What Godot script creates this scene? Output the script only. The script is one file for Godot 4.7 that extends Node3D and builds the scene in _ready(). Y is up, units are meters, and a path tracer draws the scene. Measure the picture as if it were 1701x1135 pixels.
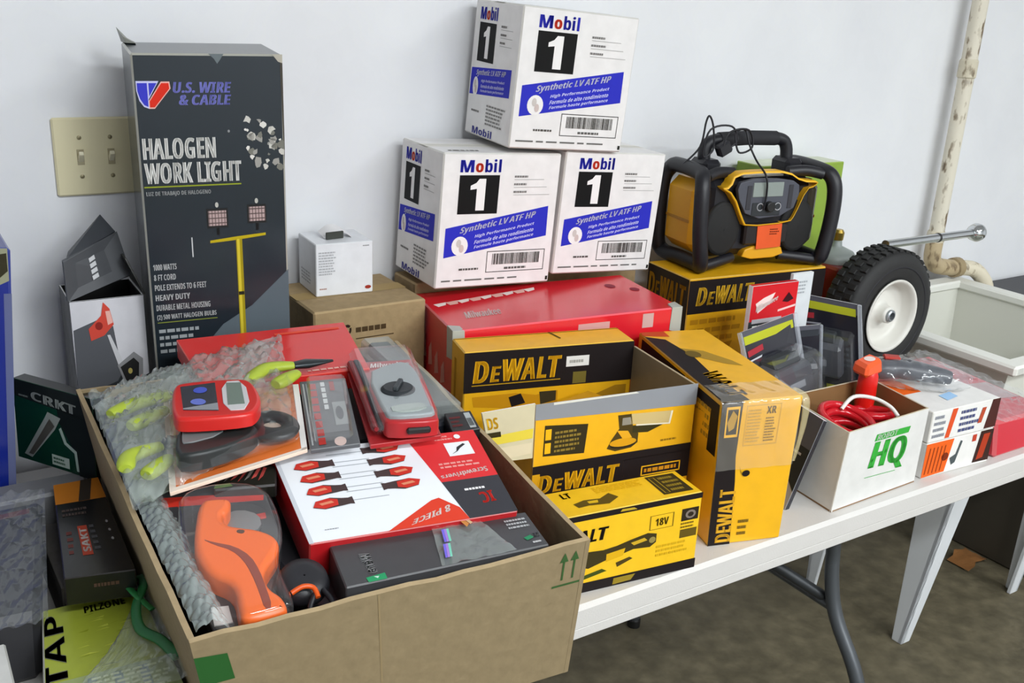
extends Node3D
# A cluttered sale table against a white wall: cartons, tools and packs.
# World: wall face at z = 0, x runs right along the wall, z towards the viewer, metres.

var mats := {}
var taken := {}
var orgs := {}
var prints := []
var rng := RandomNumberGenerator.new()

# ---------------------------------------------------------------- mesh building
class MB:
	var V := PackedVector3Array()
	var N := PackedVector3Array()
	var K := PackedColorArray()
	var col := Color.WHITE
	func t(a: Vector3, b: Vector3, c: Vector3) -> void:   # counter-clockwise seen from outside
		var n := (b - a).cross(c - a)
		if n.length() < 1e-13: return
		n = n.normalized()
		V.append(a); V.append(c); V.append(b)
		N.append(n); N.append(n); N.append(n)
		K.append(col); K.append(col); K.append(col)
	func q(a: Vector3, b: Vector3, c: Vector3, d: Vector3) -> void:
		t(a, b, c); t(a, c, d)
	func qo(a: Vector3, b: Vector3, c: Vector3, d: Vector3, o: Vector3) -> void:   # outward from o
		var n := (b - a).cross(c - a) + (c - a).cross(d - a)
		if n.dot((a + b + c + d) * 0.25 - o) < 0.0: q(a, d, c, b)
		else: q(a, b, c, d)
	func to(a: Vector3, b: Vector3, c: Vector3, o: Vector3) -> void:
		if (b - a).cross(c - a).dot((a + b + c) / 3.0 - o) < 0.0: t(a, c, b)
		else: t(a, b, c)
	func tn(a: Vector3, b: Vector3, c: Vector3, na: Vector3, nb: Vector3, nc: Vector3) -> void:
		V.append(a); V.append(c); V.append(b)
		N.append(na); N.append(nc); N.append(nb)
		K.append(col); K.append(col); K.append(col)
	# smooth grid of rows; normal = du x dv
	func grid(rows: Array, cu := false, cv := false) -> void:
		var nr := rows.size()
		var nc: int = rows[0].size()
		var nn := []
		for i in nr:
			var l := PackedVector3Array()
			for j in nc:
				var j0 := j - 1; var j1 := j + 1
				if cu: j0 = (j0 + nc) % nc; j1 = j1 % nc
				else: j0 = maxi(j0, 0); j1 = mini(j1, nc - 1)
				var i0 := i - 1; var i1 := i + 1
				if cv: i0 = (i0 + nr) % nr; i1 = i1 % nr
				else: i0 = maxi(i0, 0); i1 = mini(i1, nr - 1)
				var m: Vector3 = (rows[i][j1] - rows[i][j0]).cross(rows[i1][j] - rows[i0][j])
				if m.length() < 1e-14:
					var ii := 1 if i == 0 else nr - 2
					m = (rows[ii][j1] - rows[ii][j0]).cross(rows[i1][j] - rows[i0][j])
				l.append(m.normalized() if m.length() > 1e-14 else Vector3.UP)
			nn.append(l)
		for i in (nr if cv else nr - 1):
			var i2 := (i + 1) % nr
			for j in (nc if cu else nc - 1):
				var j2 := (j + 1) % nc
				tn(rows[i][j], rows[i][j2], rows[i2][j2], nn[i][j], nn[i][j2], nn[i2][j2])
				tn(rows[i][j], rows[i2][j2], rows[i2][j], nn[i][j], nn[i2][j2], nn[i2][j])
	# tube along a path with one radius or a list of radii
	func tube(path: Array, r, sides := 10, caps := true, squash := 1.0) -> void:
		var n := path.size()
		var up := Vector3.UP
		var d0: Vector3 = (path[1] - path[0]).normalized()
		if absf(d0.dot(up)) > 0.9: up = Vector3.RIGHT
		var s := d0.cross(up).normalized()
		var rows := []
		for i in n:
			var d: Vector3 = (path[mini(i + 1, n - 1)] - path[maxi(i - 1, 0)]).normalized()
			s = (s - d * s.dot(d)).normalized()
			var u := s.cross(d)
			var rr: float = r[i] if r is Array else r
			var l := PackedVector3Array()
			for k in sides:
				var a := TAU * k / sides
				l.append(path[i] + (s * cos(a) + u * sin(a) * squash) * rr)
			rows.append(l)
		grid(rows, true)
		if caps:
			for e in [0, n - 1]:
				for k in range(1, sides - 1): to(rows[e][0], rows[e][k], rows[e][k + 1], path[1 if e == 0 else n - 2])
	# profile [radius, height, ...] turned about the local y axis
	func lathe(xf: Transform3D, prof: Array, sides := 24, arc := TAU) -> void:
		var rows := []
		for p in prof:
			var l := PackedVector3Array()
			for k in (sides if arc == TAU else sides + 1):
				var a := -arc * k / sides
				l.append(xf * Vector3(p[0] * cos(a), p[1], p[0] * sin(a)))
			rows.append(l)
		for i in range(rows.size() - 1): grid([rows[i], rows[i + 1]], arc == TAU)
	# smooth version: the whole profile shares normals
	func lathe_s(xf: Transform3D, prof: Array, sides := 24) -> void:
		var rows := []
		for p in prof:
			var l := PackedVector3Array()
			for k in sides:
				var a := -TAU * k / sides
				l.append(xf * Vector3(p[0] * cos(a), p[1], p[0] * sin(a)))
			rows.append(l)
		grid(rows, true)
	# eight-cornered block, corners index i + 2j + 4k (right, up, back)
	func hexa(P: Array, cols := {}, bev := 0.0015) -> void:
		var F := {"f": [0, 1, 3, 2], "r": [1, 5, 7, 3], "k": [5, 4, 6, 7], "l": [4, 0, 2, 6], "t": [2, 3, 7, 6], "b": [4, 5, 1, 0]}
		var o := Vector3.ZERO
		for p in P: o += p / 8.0
		var base := col
		var ins := {}
		for f in F:
			var l: Array = F[f]
			for m in 4:
				var p: Vector3 = P[l[m]]
				var e1: Vector3 = (P[l[(m + 1) % 4]] - p).normalized()
				var e2: Vector3 = (P[l[(m + 3) % 4]] - p).normalized()
				ins[f + str(l[m])] = p + (e1 + e2) * bev
			col = cols.get(f, base)
			qo(ins[f + str(l[0])], ins[f + str(l[1])], ins[f + str(l[2])], ins[f + str(l[3])], o)
		col = cols.get("e", base)
		if bev > 0.0:
			var ks := F.keys()
			for x in 6:
				for y in range(x + 1, 6):
					var sh := []
					for n in F[ks[x]]:
						if n in F[ks[y]]: sh.append(n)
					if sh.size() == 2:
						qo(ins[ks[x] + str(sh[0])], ins[ks[x] + str(sh[1])], ins[ks[y] + str(sh[1])], ins[ks[y] + str(sh[0])], o)
			for n in 8:
				var tr := []
				for f in F:
					if n in F[f]: tr.append(ins[f + str(n)])
				to(tr[0], tr[1], tr[2], o)
		col = base
	# axis block in a frame
	func block(xf: Transform3D, c: Vector3, s: Vector3, cols := {}, bev := 0.0015) -> void:
		var P := []
		for n in 8: P.append(xf * (c + Vector3((n & 1) - 0.5, ((n >> 1) & 1) - 0.5, 0.5 - (n >> 2)) * s))
		hexa(P, cols, bev)
	# flat outline (x, z pairs as Vector2) raised from y0 to y1 with a rounded top edge
	func slab(xf: Transform3D, pts: PackedVector2Array, y0: float, y1: float, bev := 0.002, steps := 3, belly := 0.0) -> void:
		if Geometry2D.is_polygon_clockwise(pts): pts = _rev(pts)
		var n := pts.size()
		var c := Vector2.ZERO
		for p in pts: c += p / n
		var nrm := []
		for i in n:
			var a := (pts[i] - pts[(i + n - 1) % n]).normalized()
			var b := (pts[(i + 1) % n] - pts[i]).normalized()
			var m := Vector2(a.y + b.y, -a.x - b.x).normalized()
			nrm.append(m)
		var rings := []
		var prof := [[0.0, y0], [0.0, y1 - bev]]
		for k in range(1, steps + 1):
			var a := PI / 2 * k / steps
			prof.append([bev * (1.0 - cos(a)), y1 - bev + bev * sin(a)])
		for pf in prof:
			var l := PackedVector3Array()
			for i in n:
				var p: Vector2 = pts[i] - nrm[i] * pf[0]
				l.append(xf * Vector3(p.x, pf[1], p.y))
			rings.append(l)
		var up := xf.basis.y.normalized()
		for r in range(rings.size() - 1):
			for i in n:
				var j := (i + 1) % n
				var w0: Vector3 = xf.basis * Vector3(nrm[i].x, 0, nrm[i].y)
				var w1: Vector3 = xf.basis * Vector3(nrm[j].x, 0, nrm[j].y)
				var f0 := clampf((r - 1.0) / steps, 0, 1); var f1 := clampf(float(r) / steps, 0, 1)
				var a0 := (w0 * cos(f0 * PI / 2) + up * sin(f0 * PI / 2)).normalized(); var a1 := (w1 * cos(f0 * PI / 2) + up * sin(f0 * PI / 2)).normalized()
				var b0 := (w0 * cos(f1 * PI / 2) + up * sin(f1 * PI / 2)).normalized(); var b1 := (w1 * cos(f1 * PI / 2) + up * sin(f1 * PI / 2)).normalized()
				tn(rings[r][i], rings[r + 1][i], rings[r + 1][j], a0, b0, b1)
				tn(rings[r][i], rings[r + 1][j], rings[r][j], a0, b1, a1)
		var inner := PackedVector2Array()
		for i in n: inner.append(pts[i] - nrm[i] * bev)
		var ids := Geometry2D.triangulate_polygon(inner)
		var top: PackedVector3Array = rings[-1]
		var bot: PackedVector3Array = rings[0]
		for i in range(0, ids.size(), 3):
			to(top[ids[i]], top[ids[i + 1]], top[ids[i + 2]], (top[ids[i]] + top[ids[i + 1]] + top[ids[i + 2]]) / 3.0 - up)
			to(bot[ids[i]], bot[ids[i + 1]], bot[ids[i + 2]], (bot[ids[i]] + bot[ids[i + 1]] + bot[ids[i + 2]]) / 3.0 + up)
	func _rev(p: PackedVector2Array) -> PackedVector2Array:
		var r := p.duplicate(); r.reverse(); return r
	func torus(xf: Transform3D, R: float, r: float, a := 28, b := 10) -> void:
		var rows := []
		for i in a:
			var th := TAU * i / a
			var l := PackedVector3Array()
			for j in b:
				var ph := TAU * j / b
				l.append(xf * Vector3((R + r * cos(ph)) * cos(th), r * sin(ph), (R + r * cos(ph)) * sin(th)))
			rows.append(l)
		grid(rows, true, true)

# ---------------------------------------------------------------- flat print on a face
class PR:
	var f: Array            # bottom-left, bottom-right, top-right, top-left seen from outside
	var n: Vector3
	var mb: MB
	var parent: Node3D
	var called: String
	var cache: Dictionary
	var rng: RandomNumberGenerator
	func p(u: float, v: float, l: float) -> Vector3:
		return f[0].lerp(f[1], u).lerp(f[3].lerp(f[2], u), v) + n * (0.00035 * l)
	func tri(a: Vector2, b: Vector2, c: Vector2, l: float) -> void:
		if (b - a).cross(c - a) < 0.0: mb.t(p(a.x, a.y, l), p(c.x, c.y, l), p(b.x, b.y, l))
		else: mb.t(p(a.x, a.y, l), p(b.x, b.y, l), p(c.x, c.y, l))
	func poly(pts: Array, c: Color, l := 1.0) -> PR:
		mb.col = c
		var q := PackedVector2Array()
		for i in range(0, pts.size(), 2): q.append(Vector2(pts[i], pts[i + 1]))
		var ids := Geometry2D.triangulate_polygon(q)
		for i in range(0, ids.size(), 3): tri(q[ids[i]], q[ids[i + 1]], q[ids[i + 2]], l)
		return self
	func rect(u0: float, v0: float, u1: float, v1: float, c: Color, l := 1.0) -> PR:
		mb.col = c
		tri(Vector2(u0, v0), Vector2(u1, v0), Vector2(u1, v1), l); tri(Vector2(u0, v0), Vector2(u1, v1), Vector2(u0, v1), l)
		return self
	func frame(u0: float, v0: float, u1: float, v1: float, w: float, c: Color, l := 1.0) -> PR:
		rect(u0, v0, u1, v0 + w, c, l); rect(u0, v1 - w, u1, v1, c, l); rect(u0, v0, u0 + w, v1, c, l); return rect(u1 - w, v0, u1, v1, c, l)
	func ell(u: float, v: float, ru: float, rv: float, c: Color, l := 1.0, rot := 0.0, seg := 20) -> PR:
		mb.col = c
		var o := Vector2(u, v)
		for i in seg:
			var a := TAU * i / seg; var b := TAU * (i + 1) / seg
			tri(o, o + (Vector2(cos(a) * ru, sin(a) * rv)).rotated(rot), o + (Vector2(cos(b) * ru, sin(b) * rv)).rotated(rot), l)
		return self
	func glyphs(s: String) -> PackedVector2Array:
		var key := s
		if cache.has(key): return cache[key]
		var tm := TextMesh.new()
		var sf := SystemFont.new()
		sf.font_names = PackedStringArray(["Droid Sans"])
		sf.font_weight = 700
		var fv := FontVariation.new()
		fv.base_font = sf
		tm.font = fv
		tm.font_size = 40
		tm.pixel_size = 0.01
		tm.depth = 0.0
		tm.curve_step = 1.2
		tm.text = s
		var ar := tm.get_mesh_arrays()
		var vs: PackedVector3Array = ar[Mesh.ARRAY_VERTEX]
		var ns: PackedVector3Array = ar[Mesh.ARRAY_NORMAL]
		var out := PackedVector2Array()
		var lo := Vector2(1e9, 1e9); var hi := -lo
		var ix = ar[Mesh.ARRAY_INDEX]
		var cnt: int = ix.size() if ix != null and ix.size() > 0 else vs.size()
		for i in cnt:
			var k: int = ix[i] if ix != null and ix.size() > 0 else i
			if ns[k].z < 0.5: continue
			var w := Vector2(vs[k].x, vs[k].y)
			out.append(w); lo = lo.min(w); hi = hi.max(w)
		for i in out.size(): out[i] = (out[i] - lo) / (hi - lo)
		cache[key] = out
		return out
	# text stretched into the quad bl, br, tr, tl (uv pairs)
	func textq(s: String, b: Array, c: Color, l := 2.0, heavy := 0.0) -> PR:
		mb.col = c
		var g := glyphs(s)
		var passes := [0.0] if heavy <= 0.0 else [-1.0, 0.0, 1.0]
		var e := heavy * 0.045 / maxi(s.length(), 1)
		var q := [Vector2(b[0], b[1]), Vector2(b[2], b[3]), Vector2(b[4], b[5]), Vector2(b[6], b[7])]
		for i in range(0, g.size() * passes.size(), 3):
			var w := []
			for k in 3:
				var t: Vector2 = g[(i + k) % g.size()]
				t.x = t.x * (1.0 - 2.0 * e) + e + passes[(i + k) / g.size()] * e
				w.append(q[0].lerp(q[1], t.x).lerp(q[3].lerp(q[2], t.x), t.y))
			tri(w[0], w[1], w[2], l)
		return self
	func text(s: String, u0: float, v0: float, u1: float, v1: float, c: Color, l := 2.0, heavy := 0.0, slant := 0.0) -> PR:
		return textq(s, [u0, v0, u1, v0, u1 + slant, v1, u0 + slant, v1], c, l, heavy)
	# rows of fine print too small to read
	func rows(u0: float, v0: float, u1: float, v1: float, k: int, c: Color, l := 2.0, skew := 0.0) -> PR:
		mb.col = c
		var h := (v1 - v0) / k
		for i in k:
			var v := v1 - h * (i + 1) + h * 0.25
			var u := u0
			var e := lerpf(u0, u1, rng.randf_range(0.72, 1.0))
			while u < e:
				var w := minf(rng.randf_range(0.06, 0.17) * (u1 - u0), e - u)
				var d0 := (u - u0) * skew; var d1 := (u + w - u0) * skew
				tri(Vector2(u, v + d0), Vector2(u + w, v + d1), Vector2(u + w, v + d1 + h * 0.5), l)
				tri(Vector2(u, v + d0), Vector2(u + w, v + d1 + h * 0.5), Vector2(u, v + d0 + h * 0.5), l)
				u += w + 0.03 * (u1 - u0)
		return self
	func bars(u0: float, v0: float, u1: float, v1: float, k: int, c: Color, l := 2.0) -> PR:
		var s := (u1 - u0) / k
		for i in k: rect(u0 + s * i, v0, u0 + s * (i + rng.randf_range(0.3, 0.75)), v1, c, l)
		return self

# ---------------------------------------------------------------- scene helpers
func h(code: String) -> Color: return Color(code).srgb_to_linear()

func numbered(called: String) -> String:
	var k: int = taken.get(called, 0)
	taken[called] = k + 1
	return called if k == 0 else "%s_%03d" % [called, k]

func thing(called: String, label: String, category: String, at := Vector3.ZERO, group := "") -> Node3D:
	var o := Node3D.new()
	o.name = numbered(called)
	add_child(o)
	o.position = at
	orgs[o] = at
	o.set_meta("label", label); o.set_meta("category", category)
	if group != "": o.set_meta("group", group)
	return o

func mesh_of(mb: MB, off := Vector3.ZERO) -> ArrayMesh:
	var v := mb.V
	if off != Vector3.ZERO:
		v = v.duplicate()
		for i in v.size(): v[i] -= off
	var ar := []
	ar.resize(Mesh.ARRAY_MAX)
	ar[Mesh.ARRAY_VERTEX] = v; ar[Mesh.ARRAY_NORMAL] = mb.N; ar[Mesh.ARRAY_COLOR] = mb.K
	var m := ArrayMesh.new()
	m.add_surface_from_arrays(Mesh.PRIMITIVE_TRIANGLES, ar)
	return m

func part(parent: Node3D, called: String, mb: MB, m: Material, label := "") -> MeshInstance3D:
	var o := MeshInstance3D.new()
	o.name = called
	var off: Vector3 = orgs.get(parent, Vector3.ZERO)
	o.mesh = mesh_of(mb, off)
	o.material_override = m
	o.cast_shadow = GeometryInstance3D.SHADOW_CASTING_SETTING_ON
	parent.add_child(o, true)
	orgs[o] = off
	if label != "": o.set_meta("label", label)
	return o

func structure(called: String, mb: MB, m: Material) -> MeshInstance3D:
	var o := part(self, called, mb, m)
	o.set_meta("kind", "structure")
	return o

# a print on face f of a carton; committed at the end
func pr(parent: Node3D, called: String, f: Array) -> PR:
	var x := PR.new()
	x.f = f; x.parent = parent; x.called = called; x.mb = MB.new(); x.cache = glyph_cache; x.rng = rng
	x.n = ((f[1] - f[0]).cross(f[3] - f[0])).normalized()
	prints.append(x)
	return x
var glyph_cache := {}

func noise_tex(freq: float, lo: Color, hi: Color, seed_: int, size := 512, oct := 4, mid := -1.0, as_normal := false, bump := 4.0) -> NoiseTexture2D:
	var n := FastNoiseLite.new()
	n.noise_type = FastNoiseLite.TYPE_SIMPLEX_SMOOTH
	n.frequency = freq; n.seed = seed_; n.fractal_octaves = oct
	var t := NoiseTexture2D.new()
	t.width = size; t.height = size; t.seamless = true; t.noise = n
	if as_normal:
		t.as_normal_map = true; t.bump_strength = bump
	else:
		var g := Gradient.new()
		g.set_color(0, lo); g.set_color(1, hi)
		if mid > 0.0: g.set_offset(0, mid)
		t.color_ramp = g
	return t

func mat(key: String, rough := 0.5, metal := 0.0, spec := 0.5) -> StandardMaterial3D:
	if mats.has(key): return mats[key]
	var m := StandardMaterial3D.new()
	m.vertex_color_use_as_albedo = true
	m.roughness = rough; m.metallic = metal; m.metallic_specular = spec
	mats[key] = m
	return m

func film(key: String, c: Color, a: float, rough := 0.12) -> StandardMaterial3D:
	if mats.has(key): return mats[key]
	var m := StandardMaterial3D.new()
	m.transparency = BaseMaterial3D.TRANSPARENCY_ALPHA
	m.albedo_color = Color(c.r, c.g, c.b, a)
	m.roughness = rough
	m.cull_mode = BaseMaterial3D.CULL_DISABLED
	mats[key] = m
	return m

# eight corners of a carton: front-left-bottom corner, yaw, size, tilt (sideways), lean (backwards)
func boxp(x: float, y: float, z: float, yaw: float, w: float, ht: float, d: float, tilt := 0.0, lean := 0.0) -> Array:
	var ex := Vector3(cos(yaw), 0, -sin(yaw)); var ez := Vector3(sin(yaw), 0, cos(yaw)); var ey := Vector3.UP
	var a := ex * cos(tilt) + ey * sin(tilt); var b := ey * cos(tilt) - ex * sin(tilt)
	var c := b * cos(lean) - ez * sin(lean); var e := ez * cos(lean) + b * sin(lean)
	var P := []
	for n in 8: P.append(Vector3(x, y, z) + a * w * (n & 1) + c * ht * ((n >> 1) & 1) - e * d * (n >> 2))
	return P

func faces(P: Array) -> Dictionary:
	return {"f": [P[0], P[1], P[3], P[2]], "r": [P[1], P[5], P[7], P[3]], "k": [P[5], P[4], P[6], P[7]], "l": [P[4], P[0], P[2], P[6]], "t": [P[2], P[3], P[7], P[6]], "b": [P[4], P[5], P[1], P[0]]}

# a lid-down block given the four top corners (front-left, front-right, back-right, back-left) and a thickness
func flatp(fl: Vector3, fr: Vector3, br: Vector3, bl: Vector3, th: float) -> Array:
	var n := (fr - fl).cross(bl - fl).normalized() * th
	return [fl - n, fr - n, fl, fr, bl - n, br - n, bl, br]

func base_of(P: Array) -> Vector3:
	return (P[0] + P[1] + P[4] + P[5]) / 4.0

# closed carton with its body as a part
func carton(called: String, label: String, category: String, P: Array, m: Material, cols := {}, group := "", bev := 0.0018, body := "carton_body") -> Node3D:
	var t := thing(called, label, category, base_of(P), group)
	var mb := MB.new()
	mb.hexa(P, cols, bev)
	part(t, body, mb, m)
	return t

# thin wall between two bottom points, inwards normal side given by thickness sign
func panel(mb: MB, a: Vector3, b: Vector3, ta: Vector3, tb: Vector3, inward: Vector3, th: float, cols := {}) -> void:
	var i := inward.normalized() * th
	mb.hexa([a, b, ta, tb, a + i, b + i, ta + i, tb + i], cols, 0.0006)

func v2(l: Array) -> PackedVector2Array:
	var q := PackedVector2Array()
	for i in range(0, l.size(), 2): q.append(Vector2(l[i], l[i + 1]))
	return q

# rounded version of a closed outline (Chaikin)
func soft(l: Array, it := 2) -> PackedVector2Array:
	var q := v2(l)
	for k in it:
		var o := PackedVector2Array()
		for i in q.size():
			var a := q[i]; var b := q[(i + 1) % q.size()]
			o.append(a.lerp(b, 0.25)); o.append(a.lerp(b, 0.75))
		q = o
	return q

func curve(pts: Array, sub := 6) -> Array:
	var o := []
	for i in range(pts.size() - 1):
		var a: Vector3 = pts[maxi(i - 1, 0)]; var b: Vector3 = pts[i]; var c: Vector3 = pts[i + 1]; var d: Vector3 = pts[mini(i + 2, pts.size() - 1)]
		for k in sub: o.append(b.cubic_interpolate(c, a, d, float(k) / sub))
	o.append(pts[-1])
	return o

func at(x: float, y: float, z: float, yaw := 0.0) -> Transform3D:
	return Transform3D(Basis(Vector3.UP, yaw), Vector3(x, y, z))

# ---------------------------------------------------------------- the scene
func _ready() -> void:
	rng.seed = 7
	stage()
	room()
	sink_corner()
	folding_table()
	oil_cartons()
	wall_side()
	red_carton()
	yellow_cartons()
	radio()
	tool_carton()
	carton_contents()
	left_corner()
	packs()
	hq_and_orange()
	wheel_corner()
	for x in prints:
		if x.mb.V.size() == 0: continue
		var o := part(x.parent, x.called, x.mb, ink)
		if x.called in ["fine_print", "torn_scuff", "scuffs", "streaks", "feature_list", "white_stickers"]: o.set_meta("kind", "stuff")   # too small to pick apart

var ink: StandardMaterial3D
var card: StandardMaterial3D
var glossy: StandardMaterial3D
var kraft: StandardMaterial3D
var blackp: StandardMaterial3D
var clear: StandardMaterial3D
var haze: StandardMaterial3D
var bubble: StandardMaterial3D
var thin: StandardMaterial3D

func stage() -> void:
	var cam := Camera3D.new()
	cam.name = "camera"
	add_child(cam)
	var yaw := 0.58161; var pitch := 0.3331; var roll := 0.04971
	var f := Vector3(sin(yaw) * cos(pitch), -sin(pitch), -cos(yaw) * cos(pitch))
	var r := Vector3(cos(yaw), 0, sin(yaw))
	var u := r.cross(f)
	cam.transform = Transform3D(Basis(r * cos(roll) + u * sin(roll), u * cos(roll) - r * sin(roll), -f), Vector3(0, 1.5207, 1.693))
	cam.fov = rad_to_deg(2.0 * atan(567.5 / 1649.335))
	cam.near = 0.05
	cam.current = true
	var we := WorldEnvironment.new()
	we.name = "environment"
	var e := Environment.new()
	e.background_mode = Environment.BG_COLOR
	e.background_color = Color(0.02, 0.02, 0.02)
	e.ambient_light_source = Environment.AMBIENT_SOURCE_DISABLED
	e.tonemap_mode = Environment.TONE_MAPPER_LINEAR
	e.tonemap_exposure = 0.425
	e.sdfgi_enabled = true; e.ssao_enabled = true; e.ssil_enabled = true
	we.environment = e
	add_child(we)
	# ceiling fluorescents: glowing diffuser and an area light of the same size just below it
	for a in [[2.9, 3.0, "fluorescent ceiling light nearest the sink", 14.0], [0.6, 2.7, "fluorescent ceiling light over the photographer", 15.0], [1.5, 4.2, "fluorescent ceiling light farthest from the wall", 24.0]]:
		var p := Vector3(a[0], 2.9, a[1])
		var t := thing("ceiling_light", a[2], "light", p, "fluorescent ceiling lights")
		var mb := MB.new(); mb.col = h("e8e8e6")
		mb.block(Transform3D.IDENTITY, p + Vector3(0, -0.03, 0), Vector3(1.3, 0.06, 0.34), {}, 0.004)
		part(t, "housing", mb, mat("enamel", 0.4))
		mb = MB.new()
		mb.block(Transform3D.IDENTITY, p + Vector3(0, -0.068, 0), Vector3(1.2, 0.016, 0.28), {}, 0.003)
		var g := StandardMaterial3D.new()
		g.albedo_color = Color(1, 1, 1); g.emission_enabled = true; g.emission = Color(0.97, 0.99, 1.0); g.emission_energy_multiplier = 1.5
		part(t, "diffuser", mb, g)
		var l := AreaLight3D.new()
		l.name = "tube_light"
		l.area_size = Vector2(1.2, 0.28)
		l.light_color = Color(0.97, 0.99, 1.0)
		l.light_energy = a[3]
		l.area_range = 12.0
		l.area_attenuation = 2.0
		l.shadow_enabled = true
		t.add_child(l)
		l.position = Vector3(0, -0.08, 0)
		l.rotation_degrees = Vector3(-90, 0, 0)
	ink = mat("ink", 0.6, 0.0, 0.3)
	card = mat("card", 0.46)
	card.roughness_texture = noise_tex(0.02, Color(0.75, 0.75, 0.75), Color(1, 1, 1), 3, 256)
	card.uv1_triplanar = true; card.uv1_scale = Vector3(4, 4, 4)
	card.albedo_texture = noise_tex(0.012, Color(0.955, 0.955, 0.955), Color(1, 1, 1), 5, 512, 5)
	glossy = mat("glossy", 0.22)
	blackp = mat("blackp", 0.45)
	kraft = mat("kraft", 0.85)
	kraft.albedo_texture = noise_tex(0.03, Color(0.92, 0.92, 0.915), Color(1, 1, 1), 11, 512, 5)
	kraft.uv1_triplanar = true; kraft.uv1_scale = Vector3(3, 3, 3)
	kraft.normal_enabled = true; kraft.normal_scale = 0.25
	kraft.normal_texture = noise_tex(0.05, Color.BLACK, Color.WHITE, 12, 256, 4, -1.0, true, 3.0)
	clear = film("clear", Color(0.9, 0.93, 0.95), 0.02, 0.05)
	haze = film("haze", Color(0.80, 0.84, 0.82), 0.24, 0.16)
	thin = film("thin", Color(0.82, 0.85, 0.88), 0.09, 0.1)
	bubble = film("bubble", Color(0.78, 0.83, 0.82), 0.38, 0.14)

func room() -> void:
	var I := Transform3D.IDENTITY
	var paint := StandardMaterial3D.new()
	paint.albedo_color = Color("eaebed")
	paint.roughness = 0.6
	paint.uv1_triplanar = true; paint.uv1_world_triplanar = true; paint.uv1_scale = Vector3(0.9, 0.9, 0.9)
	paint.albedo_texture = noise_tex(0.006, Color(0.965, 0.965, 0.97), Color(1, 1, 1), 21, 512, 4)
	paint.normal_enabled = true; paint.normal_scale = 0.12
	paint.normal_texture = noise_tex(0.03, Color.BLACK, Color.WHITE, 22, 512, 4, -1.0, true, 2.0)
	var conc := StandardMaterial3D.new()
	conc.albedo_color = Color("6f6650")
	conc.roughness = 0.7
	conc.uv1_triplanar = true; conc.uv1_world_triplanar = true; conc.uv1_scale = Vector3(0.8, 0.8, 0.8)
	var ct := noise_tex(0.016, Color(0.70, 0.70, 0.68), Color(1, 1, 1), 31, 1024, 7)
	conc.albedo_texture = ct
	conc.normal_enabled = true; conc.normal_scale = 0.3
	conc.normal_texture = noise_tex(0.06, Color.BLACK, Color.WHITE, 32, 512, 4, -1.0, true, 3.0)
	var x0 := -2.4; var x1 := 5.4; var z1 := 4.8; var ht := 2.93
	for a in [["floor", Vector3(1.5, -0.05, 2.35), Vector3(8.1, 0.1, 5.2), conc],
			["ceiling", Vector3(1.5, ht + 0.05, 2.35), Vector3(8.1, 0.1, 5.2), paint],
			["wall_back", Vector3(1.5, ht / 2, -0.06), Vector3(8.1, ht, 0.12), paint],
			["wall_front", Vector3(1.5, ht / 2, z1 + 0.06), Vector3(8.1, ht, 0.12), paint],
			["wall_left", Vector3(x0 - 0.06, ht / 2, 2.35), Vector3(0.12, ht, 5.0), paint],
			["wall_right", Vector3(x1 + 0.06, ht / 2, 2.35), Vector3(0.12, ht, 5.0), paint]]:
		var mb := MB.new()
		mb.block(I, a[1], a[2], {}, 0.0)
		structure(a[0], mb, a[3])
	# double switch plate on the wall
	var sx := 0.2407; var sy := 1.3128; var s := 0.1226
	var t := thing("switch_plate", "ivory two-gang light switch plate on the white wall", "light switch", Vector3(sx + s / 2, sy - s / 2, 0))
	var iv := mat("ivory", 0.38)
	var mb := MB.new(); mb.col = h("dcd3ae")
	mb.block(I, Vector3(sx + s / 2, sy - s / 2, 0.0035), Vector3(s, s, 0.007), {}, 0.0028)
	var plate := part(t, "plate", mb, iv)
	for k in [-1, 1]:
		var c := Vector3(sx + s / 2 + k * 0.023, sy - s / 2, 0.007)
		mb = MB.new(); mb.col = h("a79d7c")
		mb.block(I, c + Vector3(0, 0, 0.0002), Vector3(0.0105, 0.0245, 0.001), {}, 0.0)
		part(plate, "slot", mb, iv)
		mb = MB.new(); mb.col = h("e6dfc2")
		mb.hexa([c + Vector3(-0.0042, -0.008, 0), c + Vector3(0.0042, -0.008, 0), c + Vector3(-0.0036, 0.005, 0.012), c + Vector3(0.0036, 0.005, 0.012), c + Vector3(-0.0042, -0.001, -0.002), c + Vector3(0.0042, -0.001, -0.002), c + Vector3(-0.0036, 0.0105, 0.009), c + Vector3(0.0036, 0.0105, 0.009)], {}, 0.0008)
		part(t, "toggle", mb, iv)
		for j in [-1, 1]:
			mb = MB.new(); mb.col = h("8f8768")
			mb.lathe(Transform3D(Basis(Vector3.RIGHT, PI / 2), c + Vector3(0, j * 0.0305, 0)), [[0.0034, -0.001], [0.0034, 0.0008], [0.0, 0.0014]], 12)
			part(t, "screw", mb, mat("screw", 0.4, 0.6))

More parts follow.
